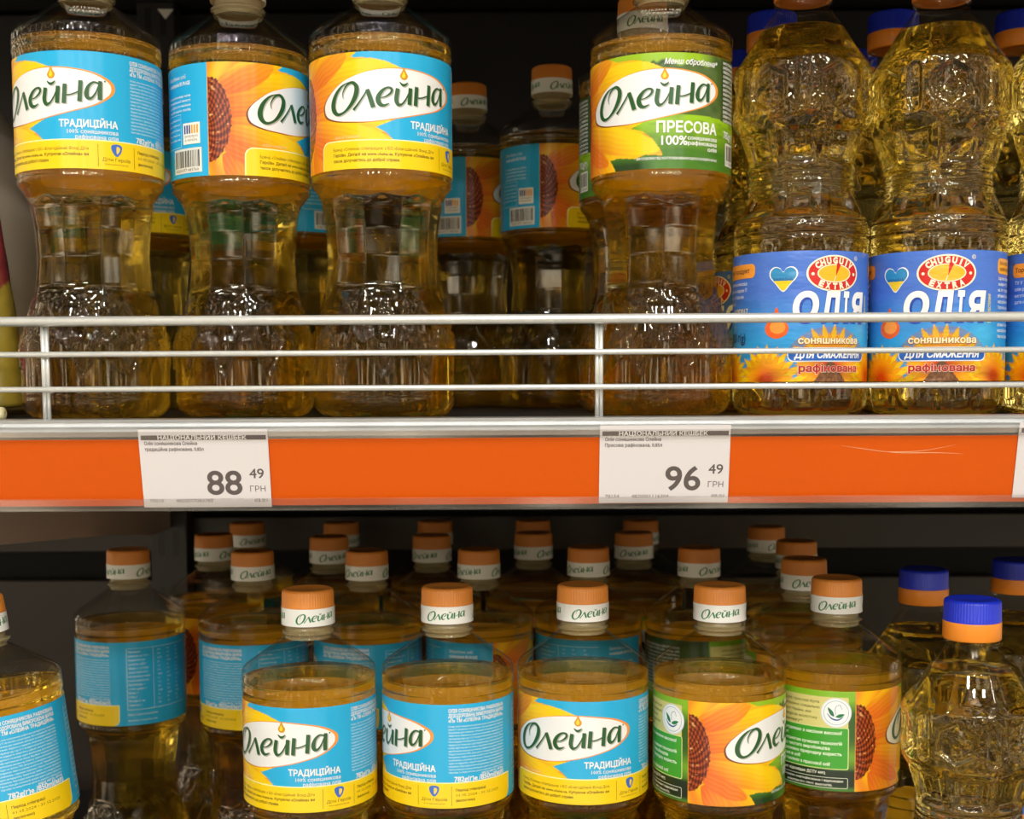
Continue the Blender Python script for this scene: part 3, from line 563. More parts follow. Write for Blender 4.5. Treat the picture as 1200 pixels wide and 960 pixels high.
# ------------------------------------------------------------------ bottle surfaces
def smooth_profile(pts, h, sig):
    P = np.array(pts, float); fine = np.arange(h.min() - 6, h.max() + 6, 0.1); r = np.interp(fine, P[:, 0], P[:, 1])
    k = np.exp(-0.5 * (np.arange(-30, 31) * 0.1 / sig) ** 2); k /= k.sum()
    return np.interp(h, fine, np.convolve(np.pad(r, 30, 'edge'), k, 'valid'))
def sstep(a, b, x):
    t = np.clip((x - a) / (b - a), 0, 1); return t * t * (3 - 2 * t)
def polyf(th, n, k):
    """0..1: how far a flat-sided polygon with n sides pulls in from the circle"""
    a = (th * n / (2 * PI)) % 1 - 0.5; return (1 - np.cos(PI / n) / np.cos(2 * PI / n * a)) * k
SLIM = [(0, 30), (1.5, 34), (4, 36.8), (8, 38.1), (11.2, 38.3), (11.8, 37.8), (12.4, 38.3), (40, 38.2), (44, 37.4), (50, 35.8), (57.6, 33.6), (70, 30.6), (85, 29.4), (99, 30.2), (110, 31.8), (117, 33.6), (120, 35.2), (121.5, 36.9), (123, 37.4), (124.6, 37.5), (125.4, 36.9), (126.4, 37.0), (127.2, 37.5), (185.4, 37.5), (186.2, 36.9), (187.4, 36.9), (188.4, 38.0), (192, 38.1), (193, 37.7), (194, 38.1), (199, 38.0), (201.5, 36.6), (203.5, 34.0), (210, 24.6), (216.5, 15.6), (218.0, 13.4), (219, 13.0), (219.6, 13.1), (219.8, 15.6), (221.2, 15.6), (221.6, 12.6), (243.5, 12.5)]
def slim_r(h, th, grow=0.0):
    H, T = np.meshgrid(h, th, indexing='ij'); r = np.repeat(smooth_profile(SLIM, h, 0.45)[:, None], len(th), 1)
    w = sstep(60, 68, H) * (1 - sstep(112, 119, H)); r = r * (1 - polyf(T, 10, 1.0) * w * 0.9)
    edge = np.exp(-((((T * 10 / (2 * PI)) % 1 - 0.5) / 0.09) ** 2)); r += 0.0 * edge
    r -= 0.9 * np.exp(-((H - 116.5 + 2.2 * np.abs((T * 10 / (2 * PI)) % 1 - 0.5) * 2) / 1.3) ** 2)
    a = (T * 10 / (2 * PI)); tri = np.abs(a % 1 - 0.5) * 2
    z1 = 24 + 27 * tri; r += (-2.5 * np.exp(-((H - z1) / 1.4) ** 2) + 1.1 * np.exp(-((H - z1 - 3.4) / 1.4) ** 2)) * sstep(20, 26, H) * (1 - sstep(50, 58, H))
    z2 = 58 - 15 * tri; r += -1.4 * np.exp(-((H - z2) / 1.3) ** 2) * sstep(38, 44, H) * (1 - sstep(58, 64, H))
    r -= 1.1 * np.exp(-((tri) / 0.22) ** 2) * np.exp(-((H - 3) / 5.0) ** 2)
    return r
WIDE = [(0, 30), (1.5, 33.4), (4, 35.4), (8, 36.2), (16.6, 36.3), (17.4, 35.6), (85.4, 35.6), (86, 36.0), (87.4, 35.9), (88.4, 34.7), (89.6, 35.9), (93, 36.2), (94.2, 35.4), (95.4, 36.3), (99.4, 36.3), (101, 35.4), (103, 35.5), (104.5, 34.8), (118.4, 28.4), (119.6, 28.9), (121, 27.5), (122.6, 28.7), (124.2, 27.4), (125.8, 28.6), (127.4, 27.7), (129, 28.6), (131, 29.0), (152, 35.3), (156, 36.5), (160, 36.7), (180, 36.6), (184, 35.6), (189, 32.6), (197, 27.2), (205, 22.2), (215.5, 14.0), (217, 13.4), (217.6, 13.0), (218, 15.4), (219.4, 15.4), (219.8, 12.8), (240, 12.7)]
def panel(T, H, n, off, hw, z0, z1, soft=0.12, sz=1.6):
    a = ((T - off) * n / (2 * PI) + 0.5) % 1 - 0.5
    return (1 - sstep(hw - soft / 2, hw + soft / 2, np.abs(a))) * sstep(z0 - sz, z0 + sz, H) * (1 - sstep(z1 - sz, z1 + sz, H))
def wide_r(h, th, grow=0.0):
    H, T = np.meshgrid(h, th, indexing='ij'); r = np.repeat(smooth_profile(WIDE, h, 0.45)[:, None], len(th), 1); F0 = -PI / 2
    r *= 1 - polyf(T - F0, 8, 0.85) * sstep(103, 107, H) * (1 - sstep(115, 119, H)) - polyf(T - F0, 8, 0.85) * sstep(130, 134, H) * (1 - sstep(148, 154, H))
    o = F0 + PI / 8
    p1 = panel(T, H, 8, o, 0.30, 106.5, 115.5); p2 = panel(T, H, 8, o, 0.32, 133, 149)
    r += -1.6 * p1 - 1.9 * p2 + 2.4 * (p1 * (1 - p1) + p2 * (1 - p2))
    # hexagons and pill grooves round the bulge
    a = ((T - F0 - 0.17) * 6 / (2 * PI) + 0.5) % 1 - 0.5; x = a * 2 * PI / 6 * 36.6; y = H - 169.5
    hexd = np.maximum(np.abs(x) * 1.0 - 0.0, np.abs(x) * 0.5 + np.abs(y) * 0.866); hx = 1 - sstep(9.4, 11.2, hexd)
    r += -2.6 * hx + 5.0 * hx * (1 - hx)
    a2 = ((T - F0 - 0.17 - PI / 6) * 6 / (2 * PI) + 0.5) % 1 - 0.5; x2 = a2 * 2 * PI / 6 * 36.6; d2 = np.hypot(x2, np.maximum(np.abs(y) - 9.0, 0)); pl = 1 - sstep(2.8, 4.4, d2)
    r += -1.6 * pl + 4.2 * pl * (1 - pl)
    Tp = (T + 2 * PI) % (2 * PI) * 36
    r += (0.26 * (hash_noise(Tp, H, 7.0, 6) - 0.5) + 0.16 * (hash_noise(Tp, H * 1.3, 3.1, 8) - 0.5)) * 2 * sstep(150, 158, H) * (1 - sstep(186, 196, H))
    r += 0.16 * (hash_noise(Tp, H, 4.0, 16) - 0.5) * 2 * sstep(86, 90, H) * (1 - sstep(150, 158, H))
    r *= 1 - polyf(T - F0, 8, 0.5) * sstep(184, 190, H) * (1 - sstep(211, 216, H))
    tri = np.abs((T * 10 / (2 * PI)) % 1 - 0.5) * 2
    r -= 1.6 * np.exp(-((tri) / (0.12 + 0.02 * np.clip(14 - H, 0, 14))) ** 2) * (1 - sstep(10, 14.5, H))
    return r
def revolve(name, rf, h, nth=200, shrink=0.0, close_top=None, base=True):
    th = np.linspace(0, 2 * PI, nth, endpoint=False); R = rf(h, th) - shrink
    X = R * np.cos(th)[None] * 0.001; Y = R * np.sin(th)[None] * 0.001; Z = np.repeat((h * 0.001)[:, None], nth, 1)
    rows = [np.stack([X, Y, Z], -1)]
    bot = []
    if base:
        for k, z in ((0.72, 0.6), (0.45, 2.6), (0.2, 4.0), (0.02, 4.4)): bot.append(np.stack([X[0] * k, Y[0] * k, np.full(nth, h[0] * 0.001 + z * 0.001)], -1)[None])
        rows = bot[::-1] + rows
    if close_top:
        for k in (0.985, 0.93, 0.6, 0.25, 0.02): rows.append(np.stack([X[-1] * k, Y[-1] * k, np.full(nth, h[-1] * 0.001 - (0.0004 if k < 0.95 else 0.0002))], -1)[None])
    A = np.concatenate(rows, 0); n = len(A); V = A.reshape(-1, 3); F = grid_faces(nth, n, True)
    if base: F = np.vstack([F, []]).astype(int) if False else F
    me = mesh_np(name, V, F); 
    bm = bmesh.new(); bm.from_mesh(me); bm.verts.ensure_lookup_table()
    if base: bm.faces.new([bm.verts[i] for i in range(nth)][::-1])
    if close_top: bm.faces.new([bm.verts[(n - 1) * nth + i] for i in range(nth)])
    bm.to_mesh(me); bm.free(); me.polygons.foreach_set('use_smooth', np.ones(len(me.polygons), bool)); return me
def heights(a, b, step, coarse=()):
    h = [a]
    while h[-1] < b - 1e-6:
        s_ = step
        for lo, hi, st in coarse:
            if lo <= h[-1] < hi: s_ = st
        h.append(min(b, h[-1] + s_))
    return np.array(h)
def ridged_cap(name, r0, r1, z0, z1, n=60, dome=0.0012):
    nth = n * 4; th = np.linspace(0, 2 * PI, nth, endpoint=False); rid = (np.arange(nth) % 4 < 2) * 0.00022
    prof = [(r0, z0, 0), (r0 + 0.0001, z0 + 0.0006, 0), (r0, z0 + 0.0012, 1), (r1 + 0.0002, z1 - 0.0018, 1), (r1 - 0.0002, z1 - 0.0008, 0.4), (r1 - 0.0012, z1 - 0.0001, 0), (r1 - 0.0024, z1, 0), (r1 - 0.0036, z1 - 0.0004, 0), (0.0004, z1 - 0.0004, 0)]
    A = np.array([np.c_[(r - rid * k) * np.cos(th), (r - rid * k) * np.sin(th), np.full(nth, z)] for r, z, k in prof])
    me = mesh_np(name, A.reshape(-1, 3), grid_faces(nth, len(A), True))
    return me
def ring_mesh(name, prof, nth=96):
    th = np.linspace(0, 2 * PI, nth, endpoint=False)
    A = np.array([np.c_[r * np.cos(th), r * np.sin(th), np.full(nth, z)] for r, z in prof]); return mesh_np(name, A.reshape(-1, 3), grid_faces(nth, len(A), True))
def band_label(name, R, z0, H):
    sh = Sheet()
    for i in range(3): draw_logo(sh, 1, (30, 120, 66), 0, 0, 0.36, -R * 1000 * 2 * PI / 3 + i * R * 1000 * 2 * PI / 3, 4.9, 1.15, n=4)
    def paint(X, Y): return np.tile(lin((240, 240, 236)), X.shape + (1,))
    return round_label(name, R, z0, H, paint, sh, 0.8)

ME = {}
ME['slim_body'] = revolve('slim_body', slim_r, heights(0, 243.5, 0.8, ((127.5, 185, 6.0), (203, 216, 1.6), (222, 243, 4))), 240, 0.0)
ME['slim_oil'] = revolve('slim_oil', slim_r, heights(0.6, 194.6, 0.8, ((127.5, 185, 6.0),)), 240, 0.45, True)
ME['wide_body'] = revolve('wide_body', wide_r, heights(0, 240, 0.8, ((18, 85, 6.0), (222, 240, 4))), 240, 0.0)
ME['wide_oil'] = revolve('wide_oil', wide_r, heights(0.6, 204.0, 0.8, ((18, 85, 6.0),)), 240, 0.45, True)
RS, RW = 0.03775, 0.03585
ME['classic'] = round_label('classic_label', RS, 0.127, 58.0, paint_classic, classic_sheet())
ME['pressed'] = round_label('pressed_label', RS, 0.127, 58.0, paint_pressed, pressed_sheet())
ME['frying'] = round_label('frying_label', RW, 0.018, 67.2, paint_frying, frying_sheet())
ME['cap'] = ridged_cap('cap', 0.0148, 0.0144, 0.2350, 0.2450)
ME['band'] = band_label('band', 0.01505, 0.2252, 9.9)
ME['neck'] = ring_mesh('neck', [(0.0132, 0.2172), (0.0128, 0.2185), (0.0128, 0.2196), (0.0144, 0.2198), (0.0144, 0.2212), (0.0129, 0.2214), (0.0128, 0.2254)])
ME['cap_blue'] = ridged_cap('cap_blue', 0.0152, 0.0148, 0.2300, 0.2420)
ME['ring'] = ring_mesh('ring', [(0.0128, 0.2202), (0.0150, 0.2200), (0.0154, 0.2206), (0.0154, 0.2294), (0.0152, 0.2300), (0.0146, 0.2301)])
for k, m in (('slim_body', 'pet'), ('wide_body', 'pet'), ('slim_oil', 'oil'), ('wide_oil', 'oil_pale'), ('classic', 'print'), ('pressed', 'print'), ('frying', 'print_film'), ('neck', 'neck'), ('cap', 'cap'), ('band', 'band'), ('cap_blue', 'cap_blue'), ('ring', 'ring')):
    ME[k].materials.append(M[m])

# ------------------------------------------------------------------ shelving
XL, XR = -0.62, 0.75
Z_UP, Z_LOW = -0.0175, -0.3600
unit = empty('shelving_unit', 'dark metal shelving unit with back panels and slotted uprights behind the bottles', 'shelving', (0, 1.16, Z_LOW - 0.03))
def part(name, bm, mat, parent, smooth=False):
    me = mesh_bm(name, bm, smooth); me.transform(Matrix.Translation(-Vector(parent.location))); return link(name, me, parent, [mat])
for (z0, z1, mt) in ((-0.42, -0.175, 'back_brown'), (-0.150, -0.118, 'back_brown'), (-0.114, 0.325, 'back'), (0.329, 0.75, 'back')):
    bm = bmesh.new(); box(bm, XL, XR, 1.16, 1.175, z0, z1, 0.0015); part('back_panel', bm, M[mt], unit)
bm = bmesh.new(); box(bm, XL, XR, 1.176, 1.19, -0.42, 0.75); part('backing_sheet', bm, M['slot'], unit)
for ux in (-0.305, 0.62):
    bm = bmesh.new(); box(bm, -0.016, 0.016, -0.012, 0.012, -0.42, 0.75, 0.001); up = link('upright', mesh_bm('upright', bm), unit, [M['upright']]); up.location = Vector((ux, 1.147, 0)) - unit.location
bm = bmesh.new(); tri = [(-0.303, 0.3215), (-0.289, 0.3215), (-0.2965, 0.3130)]
a = [bm.verts.new((x, 1.1343, z)) for x, z in tri]; b = [bm.verts.new((x, 1.1349, z)) for x, z in tri]; bm.faces.new(a); bm.faces.new(b[::-1])
for i in range(3): bm.faces.new((a[i], b[i], b[(i + 1) % 3], a[(i + 1) % 3]))
st = part('corner_sticker', bm, M['white'], unit); st['label'] = 'small white triangular sticker on the left upright'
for nm, z0, z1 in (('unseen_top_shelf', 0.327, 0.349),):
    bm = bmesh.new(); box(bm, XL, XR, 0.64, 1.158, z0, z1, 0.001); box(bm, XL, XR, 0.634, 0.6395, 0.246, 0.350, 0.001); part(nm, bm, M['board'], unit)  # out of view; front drop deepened to shade the rear caps and back
bm = bmesh.new(); box(bm, XL, XR, 0.62, 1.134, Z_LOW - 0.03, Z_LOW - 0.0002, 0.002); part('lower_shelf_board', bm, M['board'], unit)

shelf = empty('upper_shelf', 'upper shelf with a grey metal front edge carrying the first row of bottles', 'shelf', (0, 0.9, Z_UP - 0.02))
bm = bmesh.new(); box(bm, XL, XR, 0.648, 1.134, Z_UP - 0.022, Z_UP - 0.0002, 0.001); part('shelf_board', bm, M['board'], shelf)
bm = bmesh.new()
extrude_profile(bm, [(0.648, -0.0165), (0.640, -0.0160), (0.6365, -0.0166), (0.6352, -0.0180), (0.6365, -0.0196), (0.6372, -0.0202), (0.6350, -0.0212), (0.6340, -0.0225), (0.6348, -0.0250), (0.6400, -0.0262), (0.648, -0.0262)], XL, XR)
part('front_edge', bm, M['steel'], shelf)
for bx in (-0.305, 0.62):
    bm = bmesh.new(); P = [(0.66, -0.0402), (1.134, -0.0402), (1.134, -0.125), (1.08, -0.125), (0.97, -0.112), (0.70, -0.088), (0.66, -0.066)]
    extrude_profile(bm, P, bx - 0.002, bx + 0.002); part('shelf_bracket', bm, M['bracket'], shelf)

rail = empty('price_rail', 'orange price strip running along the front of the upper shelf', 'price rail', (0, 0.634, -0.04))
bm = bmesh.new(); extrude_profile(bm, [(0.6338, -0.0262), (0.6408, -0.0596), (0.6428, -0.0596), (0.6358, -0.0262)], XL, XR); 
def strip_y(z): return 0.6338 + (-0.0262 - z) / 0.0334 * 0.0070 - 0.0001
for P in ([(0.1610, -0.0310), (0.1720, -0.0326), (0.1850, -0.0342), (0.2010, -0.0337), (0.2170, -0.0308)], [(0.1760, -0.0332), (0.1900, -0.0347), (0.2070, -0.0347), (0.2215, -0.0354)]):
    Q = catmull(P, 6); vs = [(bm.verts.new((x, strip_y(z + w), z + w)), bm.verts.new((x, strip_y(z - w), z - w))) for (x, z), w in zip(Q, 0.00016 * np.sin(np.linspace(0.15, PI - 0.15, len(Q))))]
    for a, b in zip(vs, vs[1:]): bm.faces.new((a[0], a[1], b[1], b[0])).material_index = 1
strip = part('orange_strip', bm, M['orange'], rail); strip.data.materials.append(M['scratch'])
bm = bmesh.new(); extrude_profile(bm, [(0.6310, -0.0226), (0.6328, -0.0222), (0.6328, -0.0262), (0.6312, -0.0262)], XL, XR); part('clear_top_lip', bm, M['clear'], rail)
bm = bmesh.new(); extrude_profile(bm, [(0.6348, -0.0560), (0.6356, -0.0556), (0.6372, -0.0606), (0.6430, -0.0612), (0.6430, -0.0622), (0.6362, -0.0618)], XL, XR); part('clear_bottom_lip', bm, M['clear'], rail)

guard = empty('wire_guard', 'chrome wire guard rail of three rods along the upper shelf edge', 'wire guard', (0, 0.641, Z_UP))
for z, r in ((0.0318, 0.0024), (0.0156, 0.0014), (-0.0016, 0.0014)):
    bm = bmesh.new(); rod(bm, (XL, 0.640, z), (XR, 0.640, z), r, 20); part('rod', bm, M['chrome'], guard, True)
for x in (-0.506, -0.2318, 0.0424, 0.3166, 0.5908):
    bm = bmesh.new(); rod(bm, (x - 0.0008, 0.6432, -0.0165), (x - 0.0008, 0.6432, 0.0318), 0.0012, 12); rod(bm, (x + 0.0012, 0.6432, -0.0165), (x + 0.0012, 0.6432, 0.0318), 0.0010, 12); part('post', bm, M['chrome'], guard, True)

# ------------------------------------------------------------------ price tags
def price_tag(name, label, x0, x1, ztop, zbot, rows, tilt=0.0):
    w = (x1 - x0) * 1000; h = (ztop - zbot) * 1000; sh = Sheet(); K = (92, 84, 82); G = (128, 120, 118)
    sh.poly([(0, 0), (w, 0), (w, h), (0, h)], (216, 211, 212), 0, False)
    sh.poly([(1.2, h - 5.2), (w - 0.9, h - 5.2), (w - 0.9, h - 2.9), (1.2, h - 2.9)], (98, 86, 84), 1, False)
    if rows[2]: sh.text('НАЦІОНАЛЬНИЙ КЕШБЕК', 9.4, h - 5.0, 1.9, (240, 236, 234), 2, w=43.5, bold=0.02, res=2)
    sh.text(rows[0], 2.6, h - 7.7, 1.6, (92, 84, 82), 1, w=rows[6], bold=0.025); sh.text(rows[1], 2.6, h - 10.6, 1.6, (92, 84, 82), 1, w=rows[7], bold=0.025)
    sh.text(rows[2], w - 31.4, 6.6, 11.4, K, 1, w=17.4, bold=0.018, res=8)
    if rows[2]: sh.text('49', w - 10.2, 14.6, 4.6, K, 1, w=7.2, bold=0.012, res=6); sh.text('ГРН', w - 10.2, 7.8, 2.8, K, 1, w=7.6)
    sh.text(rows[3], 3.0, 2.6, 1.6, G, 1, w=7.0, bold=0.015); sh.text(rows[4], 16.0, 2.6, 1.6, G, 1, w=18.5, bold=0.015); sh.text(rows[5], w - 8.4, 2.6, 1.6, G, 1, w=6.4, bold=0.015)
    V, F, C = sh.arrays(0.00005)
    sl = math.atan2(0.0070, 0.0334); tx = V[:, 0] * 0.001; ty = V[:, 1] * 0.001
    y = (0.0 + (h * 0.001 - ty) * math.tan(sl)); z = -(h * 0.001 - ty)
    G3 = np.c_[tx - w * 0.0005, y - V[:, 2] * math.cos(sl), z - V[:, 2] * math.sin(sl)]
    # paper body behind the print
    b = [(-w * 0.0005, 0, 0), (w * 0.0005, 0, 0), (w * 0.0005, h * 0.001 * math.tan(sl), -h * 0.001), (-w * 0.0005, h * 0.001 * math.tan(sl), -h * 0.001)]
    B = np.array(b + [(x, yy + 0.00025, zz) for x, yy, zz in b]); n = len(G3)
    Bf = np.array([(0, 1, 5), (0, 5, 4), (1, 2, 6), (1, 6, 5), (2, 3, 7), (2, 7, 6), (3, 0, 4), (3, 4, 7), (4, 5, 6), (4, 6, 7)]) + n
    me = mesh_np(name, np.vstack([G3, B]), np.vstack([F, Bf]), np.vstack([C, np.tile(lin((216, 211, 212)), (8, 1))]), False)
    o = link(name, me, None, [M['paper']]); o.location = ((x0 + x1) / 2, 0.6318, ztop); o.rotation_euler = (0, tilt, 0)
    o['label'] = label; o['category'] = 'price tag'; o['group'] = 'price tags in the orange rail'
    return o
price_tag('price_tag', 'white price tag reading 88.49 in the orange rail', -0.1837, -0.1203, -0.0213, -0.0603, ['Олія соняшникова Олейна', 'традиційна рафінована, 0,85л', '88', '75610', '4820077083760', '03.01', 26, 29])
price_tag('price_tag', 'white price tag reading 96.49 in the orange rail', 0.0422, 0.1062, -0.0204, -0.0592, ['Олія соняшникова Олейна', 'Пресова рафінована, 0,85л', '96', '78154', '4820001116304', '09.01', 27.5, 28])
price_tag('price_tag', 'white price tag cut off at the right end of the orange rail', 0.2472, 0.3110, -0.0198, -0.0575, ['', '', '', '', '', '', 20, 22])

# ------------------------------------------------------------------ bottles
def make_slim(kind):
    r = empty('oil_bottle', '', 'bottle')
    link('bottle_body', ME['slim_body'], r); link('oil', ME['slim_oil'], r); link('paper_label', ME[kind], r)
    link('bottle_neck', ME['neck'], r); link('neck_band', ME['band'], link('screw_cap', ME['cap'], r)); return r
def make_wide():
    r = empty('oil_bottle', '', 'bottle')
    link('bottle_body', ME['wide_body'], r); link('oil', ME['wide_oil'], r); link('paper_label', ME['frying'], r)
    link('neck_ring', ME['ring'], link('screw_cap', ME['cap_blue'], r)); return r
def dup(o):
    c = o.copy(); col.objects.link(c)
    for ch in o.children:
        d = ch.copy(); col.objects.link(d); d.parent = c
        for g in ch.children:
            e_ = g.copy(); col.objects.link(e_); e_.parent = d
    return c
proto = {}
crng = random.Random(11)
def place(kind, X, Y, upper, rot, label, group, band=None, tilt=0.0):
    if kind not in proto: o = proto[kind] = make_wide() if kind == 'frying' else make_slim(kind)
    else: o = dup(proto[kind])
    base = Z_UP if upper else Z_LOW
    o.location = (X, Y, base); face = -math.atan2(X, Y)
    o.rotation_euler = (0, 0, face + math.radians(rot))
    if tilt:
        o.rotation_mode = 'ZYX'; o.rotation_euler = (0, tilt, face + math.radians(rot)); o.location.z = base + abs(math.sin(tilt)) * 0.031
    b = band if band is not None else crng.uniform(-60, 60)
    for ch in o.children:
        if ch.name.startswith('screw_cap'): ch.rotation_euler.z = math.radians(b - rot)
    o['label'] = label; o['group'] = ('green label ' + group) if kind == P_ else group; return o

def date_code(rows, turn):
    sh = Sheet()
    for i, t in enumerate(rows): sh.text(t, 0, 8.2 - i * 3.4, 1.7, (214, 206, 188), 0, w=len(t) * 1.35, align='C', res=1, cut=True)
    V, F, C = sh.arrays(); hh = 202.5 + V[:, 1] * 0.80; r = (smooth_profile(SLIM, np.sort(hh), 0.45)[np.argsort(np.argsort(hh))] + 0.12) * 0.001
    a = V[:, 0] * 0.001 / 0.026 + math.radians(turn); G = np.c_[r * np.sin(a), -r * np.cos(a), hh * 0.001]
    me = mesh_np('date_code', G, F, None, False); me.materials.append(M['code']); return me
G1, G2, G3_, G4 = 'orange capped bottles on the upper shelf', 'faceted blue capped bottles on the upper shelf', 'orange capped bottles on the lower shelf', 'blue capped bottles on the lower shelf'
C_, P_, W_ = 'classic', 'pressed', 'frying'
# upper shelf, front row
u1 = place(C_, -0.2241, 0.6985, 1, -46, 'leftmost bottle in the upper shelf front row, blue and yellow label turned left', G1)
place(C_, -0.1490, 0.7227, 1, 55, 'upper front row bottle whose label shows a barcode and the sunflower centre', G1)
place(C_, -0.0699, 0.7037, 1, 0, 'upper front row bottle with white logo oval facing straight out on blue label', G1)
u4 = place(P_, 0.0800, 0.7088, 1, -15, 'upper front row bottle with green label, standing above the 96.49 price tag', G1)
place(W_, 0.1557, 0.7080, 1, 21, 'faceted golden oil bottle next to the green label bottle on the upper shelf', G2)
place(W_, 0.2297, 0.7080, 1, 0, 'faceted golden oil bottle with red oval emblem facing out, second of its row', G2)
place(W_, 0.3038, 0.7080, 1, 66, 'faceted golden oil bottle cut off by the right edge on the upper shelf', G2)
# upper shelf, behind
place(C_, -0.2720, 0.970, 1, -35, 'dim bottle in the gap between the two leftmost upper front bottles', G1)
place(C_, -0.1630, 0.970, 1, 145, 'dim bottle behind, blue label seen between barcode bottle and straight logo bottle', G1)
place(C_, -0.0340, 1.008, 1, 79, 'farther of the two dim capped bottles in the upper shelf gap, at its left', G1, 25)
place(C_, 0.0290, 0.955, 1, 68, 'nearer of the two dim capped bottles in the upper shelf gap', G1, 40)
place(P_, 0.0780, 0.790, 1, -150, 'dark green label bottle directly behind the green label front bottle', G1, 8)
place(W_, 0.1597, 0.812, 1, -72, 'blue capped bottle directly behind the faceted bottle beside the green label', G2)
place(W_, 0.2340, 0.812, 1, 40, 'blue capped bottle behind, its cap between the two emblem bottles', G2)
place(W_, 0.3122, 0.812, 1, 10, 'blue capped bottle at the right edge, second row of the upper shelf', G2)
place(W_, 0.1595, 0.905, 1, 0, 'third row faceted bottle behind the one beside the green label', G2)
place(W_, 0.2345, 0.905, 1, 30, 'third row faceted bottle behind the emblem bottle of the upper shelf', G2)
# lower shelf, front row
place(C_, -0.2620, 0.6900, 0, -78, 'leaning bottle cut off at the left edge of the lower shelf', G3_, 30, -0.12)
place(C_, -0.1174, 0.7280, 0, -42, 'leftmost full front row bottle on the lower shelf, logo turned left', G3_, 17)
place(C_, -0.0386, 0.7341, 0, -78, 'lower front row bottle with text block and 782 g facing out', G3_, -3)
place(C_, 0.0394, 0.7390, 0, -22, 'lower front row bottle with the whole logo oval visible on blue label', G3_, 20)
place(P_, 0.1178, 0.7350, 0, 55, 'lower front row bottle with sunflower centre and green left panel', G3_, 2)
place(P_, 0.1911, 0.7600, 0, 99, 'lower front row bottle with green text panel and round leaf emblem', G3_, 2)
place(W_, 0.2504, 0.7000, 0, 160, 'large blue capped faceted bottle at the front right of the lower shelf', G4)
# lower shelf, second row
place(C_, -0.2737, 0.9100, 0, -154, 'lower shelf bottle standing alone at left with nutrition table label', G3_, 65)
place(C_, -0.1831, 0.8979, 0, -145, 'second row bottle just left of the leftmost full front bottle', G3_, 10)
place(C_, -0.1030, 0.8972, 0, -131, 'second row bottle between the first and second full front bottles', G3_, -30)
place(C_, -0.0248, 0.9013, 0, 95, 'second row bottle between the text block bottle and the whole logo bottle', G3_, -40)
place(C_, 0.0526, 0.9094, 0, 150, 'second row bottle directly behind the whole logo front bottle', G3_, -32)
place(P_, 0.1302, 0.9042, 0, 170, 'second row dark label bottle directly behind the sunflower centre bottle', G3_, 45)
place(P_, 0.1908, 0.8450, 0, 30, 'bottle right behind the leaf emblem bottle, nearest of three in that file', G3_, 15)
place(W_, 0.2602, 0.8150, 0, 60, 'blue capped bottle behind and left of the large front faceted bottle', G4)
place(W_, 0.3340, 0.8550, 0, 100, 'blue capped bottle at the right edge of the lower shelf', G4)
# lower shelf, third and fourth rows
place(C_, -0.2337, 1.0000, 0, 40, 'third row bottle between the lone left bottle and its right neighbour', G3_, 60)
place(C_, -0.1414, 0.9818, 0, 10, 'third row bottle over the gap right of the leftmost full front bottle', G3_, 15)
place(C_, -0.0632, 0.9869, 0, 60, 'third row bottle seen over the text block bottle, at its left', G3_, -30)
place(C_, 0.0150, 0.9997, 0, 80, 'third row bottle seen over the whole logo bottle, at its left', G3_, 55)
place(P_, 0.0931, 0.9984, 0, 20, 'third row bottle seen over the gap left of the sunflower centre bottle', G3_, 0)
place(P_, 0.2065, 0.9400, 0, 70, 'middle bottle of the file behind the leaf emblem bottle', G3_, 30)
place(C_, -0.2250, 1.0850, 0, 0, 'back row bottle farthest left, cap between and behind two nearer caps', G3_, 20)
place(C_, -0.1454, 1.0820, 0, 0, 'back row bottle second from left, cap half hidden behind a third row cap', G3_, 30)
place(C_, -0.0670, 1.0900, 0, 0, 'back row bottle third from left, over the text block bottle', G3_, 10)
place(C_, 0.0161, 1.0920, 0, 0, 'back row bottle over the whole logo bottle', G3_, 10)
place(P_, 0.1073, 1.0885, 0, 0, 'back row bottle whose cap is under the 96.49 price tag', G3_, 60)
place(P_, 0.2030, 1.0350, 0, 0, 'farthest bottle of the file behind the leaf emblem bottle', G3_, 50)

for ob, turn, rows in ((u1, 46, ('27.12.2024', '017 L-390 1')), (u4, 15, ('27.12.2024 18 45', '017 L-390 1'))):
    link('date_code', date_code(rows, turn), ob)

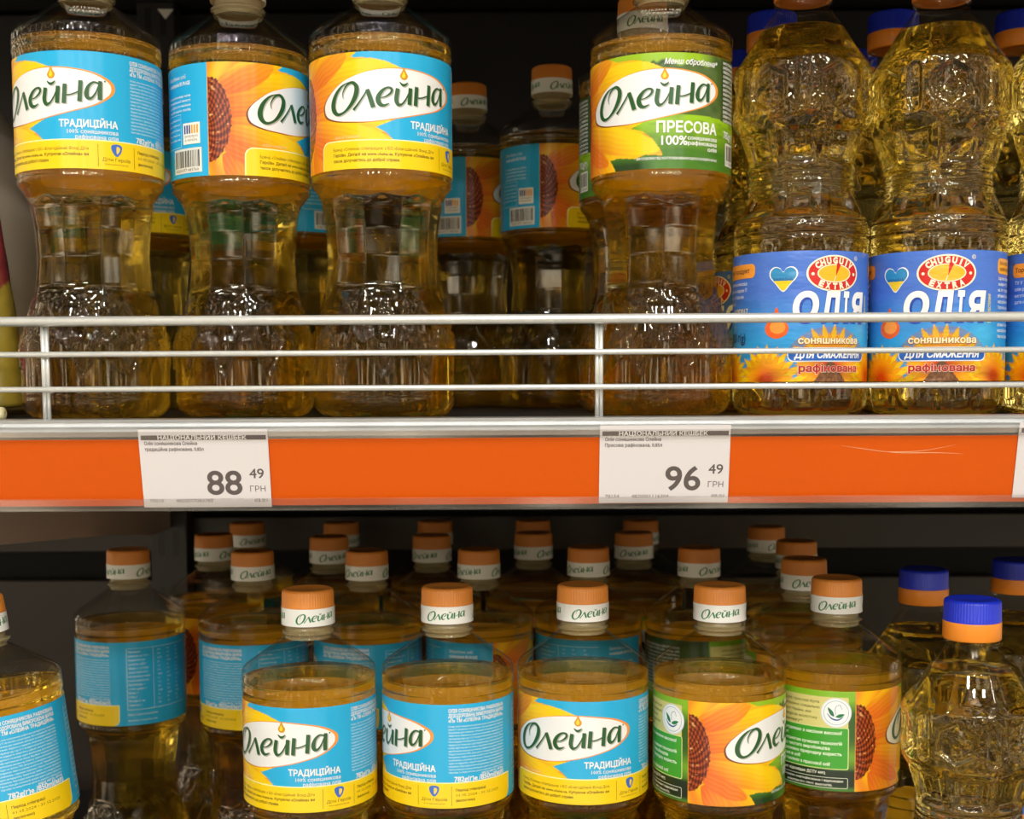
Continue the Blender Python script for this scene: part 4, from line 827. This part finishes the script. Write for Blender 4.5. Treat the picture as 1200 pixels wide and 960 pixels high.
# ------------------------------------------------------------------ goods at the left end of the upper shelf
can = empty('plastic_canister', 'grey beige plastic canister at the left end of the upper shelf', 'canister', (-0.378, 0.86, Z_UP))
prof = [(0.001, 0.0), (0.064, 0.0), (0.069, 0.003), (0.070, 0.010), (0.0705, 0.08), (0.070, 0.125), (0.067, 0.150), (0.058, 0.175), (0.042, 0.198), (0.026, 0.212), (0.021, 0.217), (0.020, 0.232)]
link('canister_body', ring_mesh('canister_body', [(smooth_profile([(z * 1000, r * 1000) for r, z in prof], np.array([zz]), 2.5)[0] * 0.001 if 6 < zz < 225 else np.interp(zz, [z * 1000 for r, z in prof], [r for r, z in prof]), zz * 0.001) for zz in [0, 1, 2, 3, 4, 5] + list(range(7, 226, 3)) + [232]]), can, [M['beige']])
me = ridged_cap('canister_cap', 0.0225, 0.022, 0.226, 0.246, 40); link('canister_cap', me, can, [M['cream']])
pouch = empty('snack_pouch', 'olive and maroon pouch partly cut off at the left edge behind the wire guard', 'pouch', (-0.315, 0.745, Z_UP))
pouch.rotation_euler = (0, -0.09, 0); pouch.location.z += 0.0033
def pouch_mesh(h, z_split):
    nth, nz = 48, 60; th = np.linspace(0, 2 * PI, nth, endpoint=False); z = np.linspace(0, h, nz); rows = []; cols = []
    for zz in z:
        t = zz / h; d = 0.019 * (1 - t) ** 0.6 + 0.0012 * (t > 0.9) + 0.001; w = 0.036 - 0.003 * t
        x = w * np.sign(np.cos(th)) * np.abs(np.cos(th)) ** 0.6; y = d * np.sign(np.sin(th)) * np.abs(np.sin(th)) ** 0.8 + 0.0012 * np.sin(zz * 240 + th * 3) * (1 - t)
        rows.append(np.c_[x, y, np.full(nth, zz)])
        m = hash_noise(x * 1000, np.full(nth, zz * 1000), 5, 2)
        c = np.where((zz > z_split + 1.5 * x)[:, None], lin((104, 34, 40)), lin((128, 112, 40))); c = np.where(((np.abs(zz - 0.033) < 0.008) & (x < 0.018))[:, None], lin((190, 40, 92)), c)
        cols.append(c * (0.85 + 0.3 * m[:, None]))
    me = mesh_np('pouch_film', np.vstack(rows), grid_faces(nth, nz, True), np.vstack(cols)); bm = bmesh.new(); bm.from_mesh(me); bm.verts.ensure_lookup_table()
    bm.faces.new([bm.verts[i] for i in range(nth)][::-1]); bm.faces.new([bm.verts[(nz - 1) * nth + i] for i in range(nth)]); bm.to_mesh(me); bm.free(); return me
link('pouch_film', pouch_mesh(0.112, 0.020), pouch, [M['print_film']])

plug = ridged_cap('plug', 0.0034, 0.0034, 0.0, 0.016, 24); plug.transform(Matrix.Rotation(PI / 2, 4, 'Y'))
po = link('plastic_plug', plug, None, [M['cream']]); po.location = (-0.2765, 0.664, Z_UP + 0.0035)
po['label'] = 'small cream plastic plug lying on the upper shelf at the left edge'; po['category'] = 'plug'
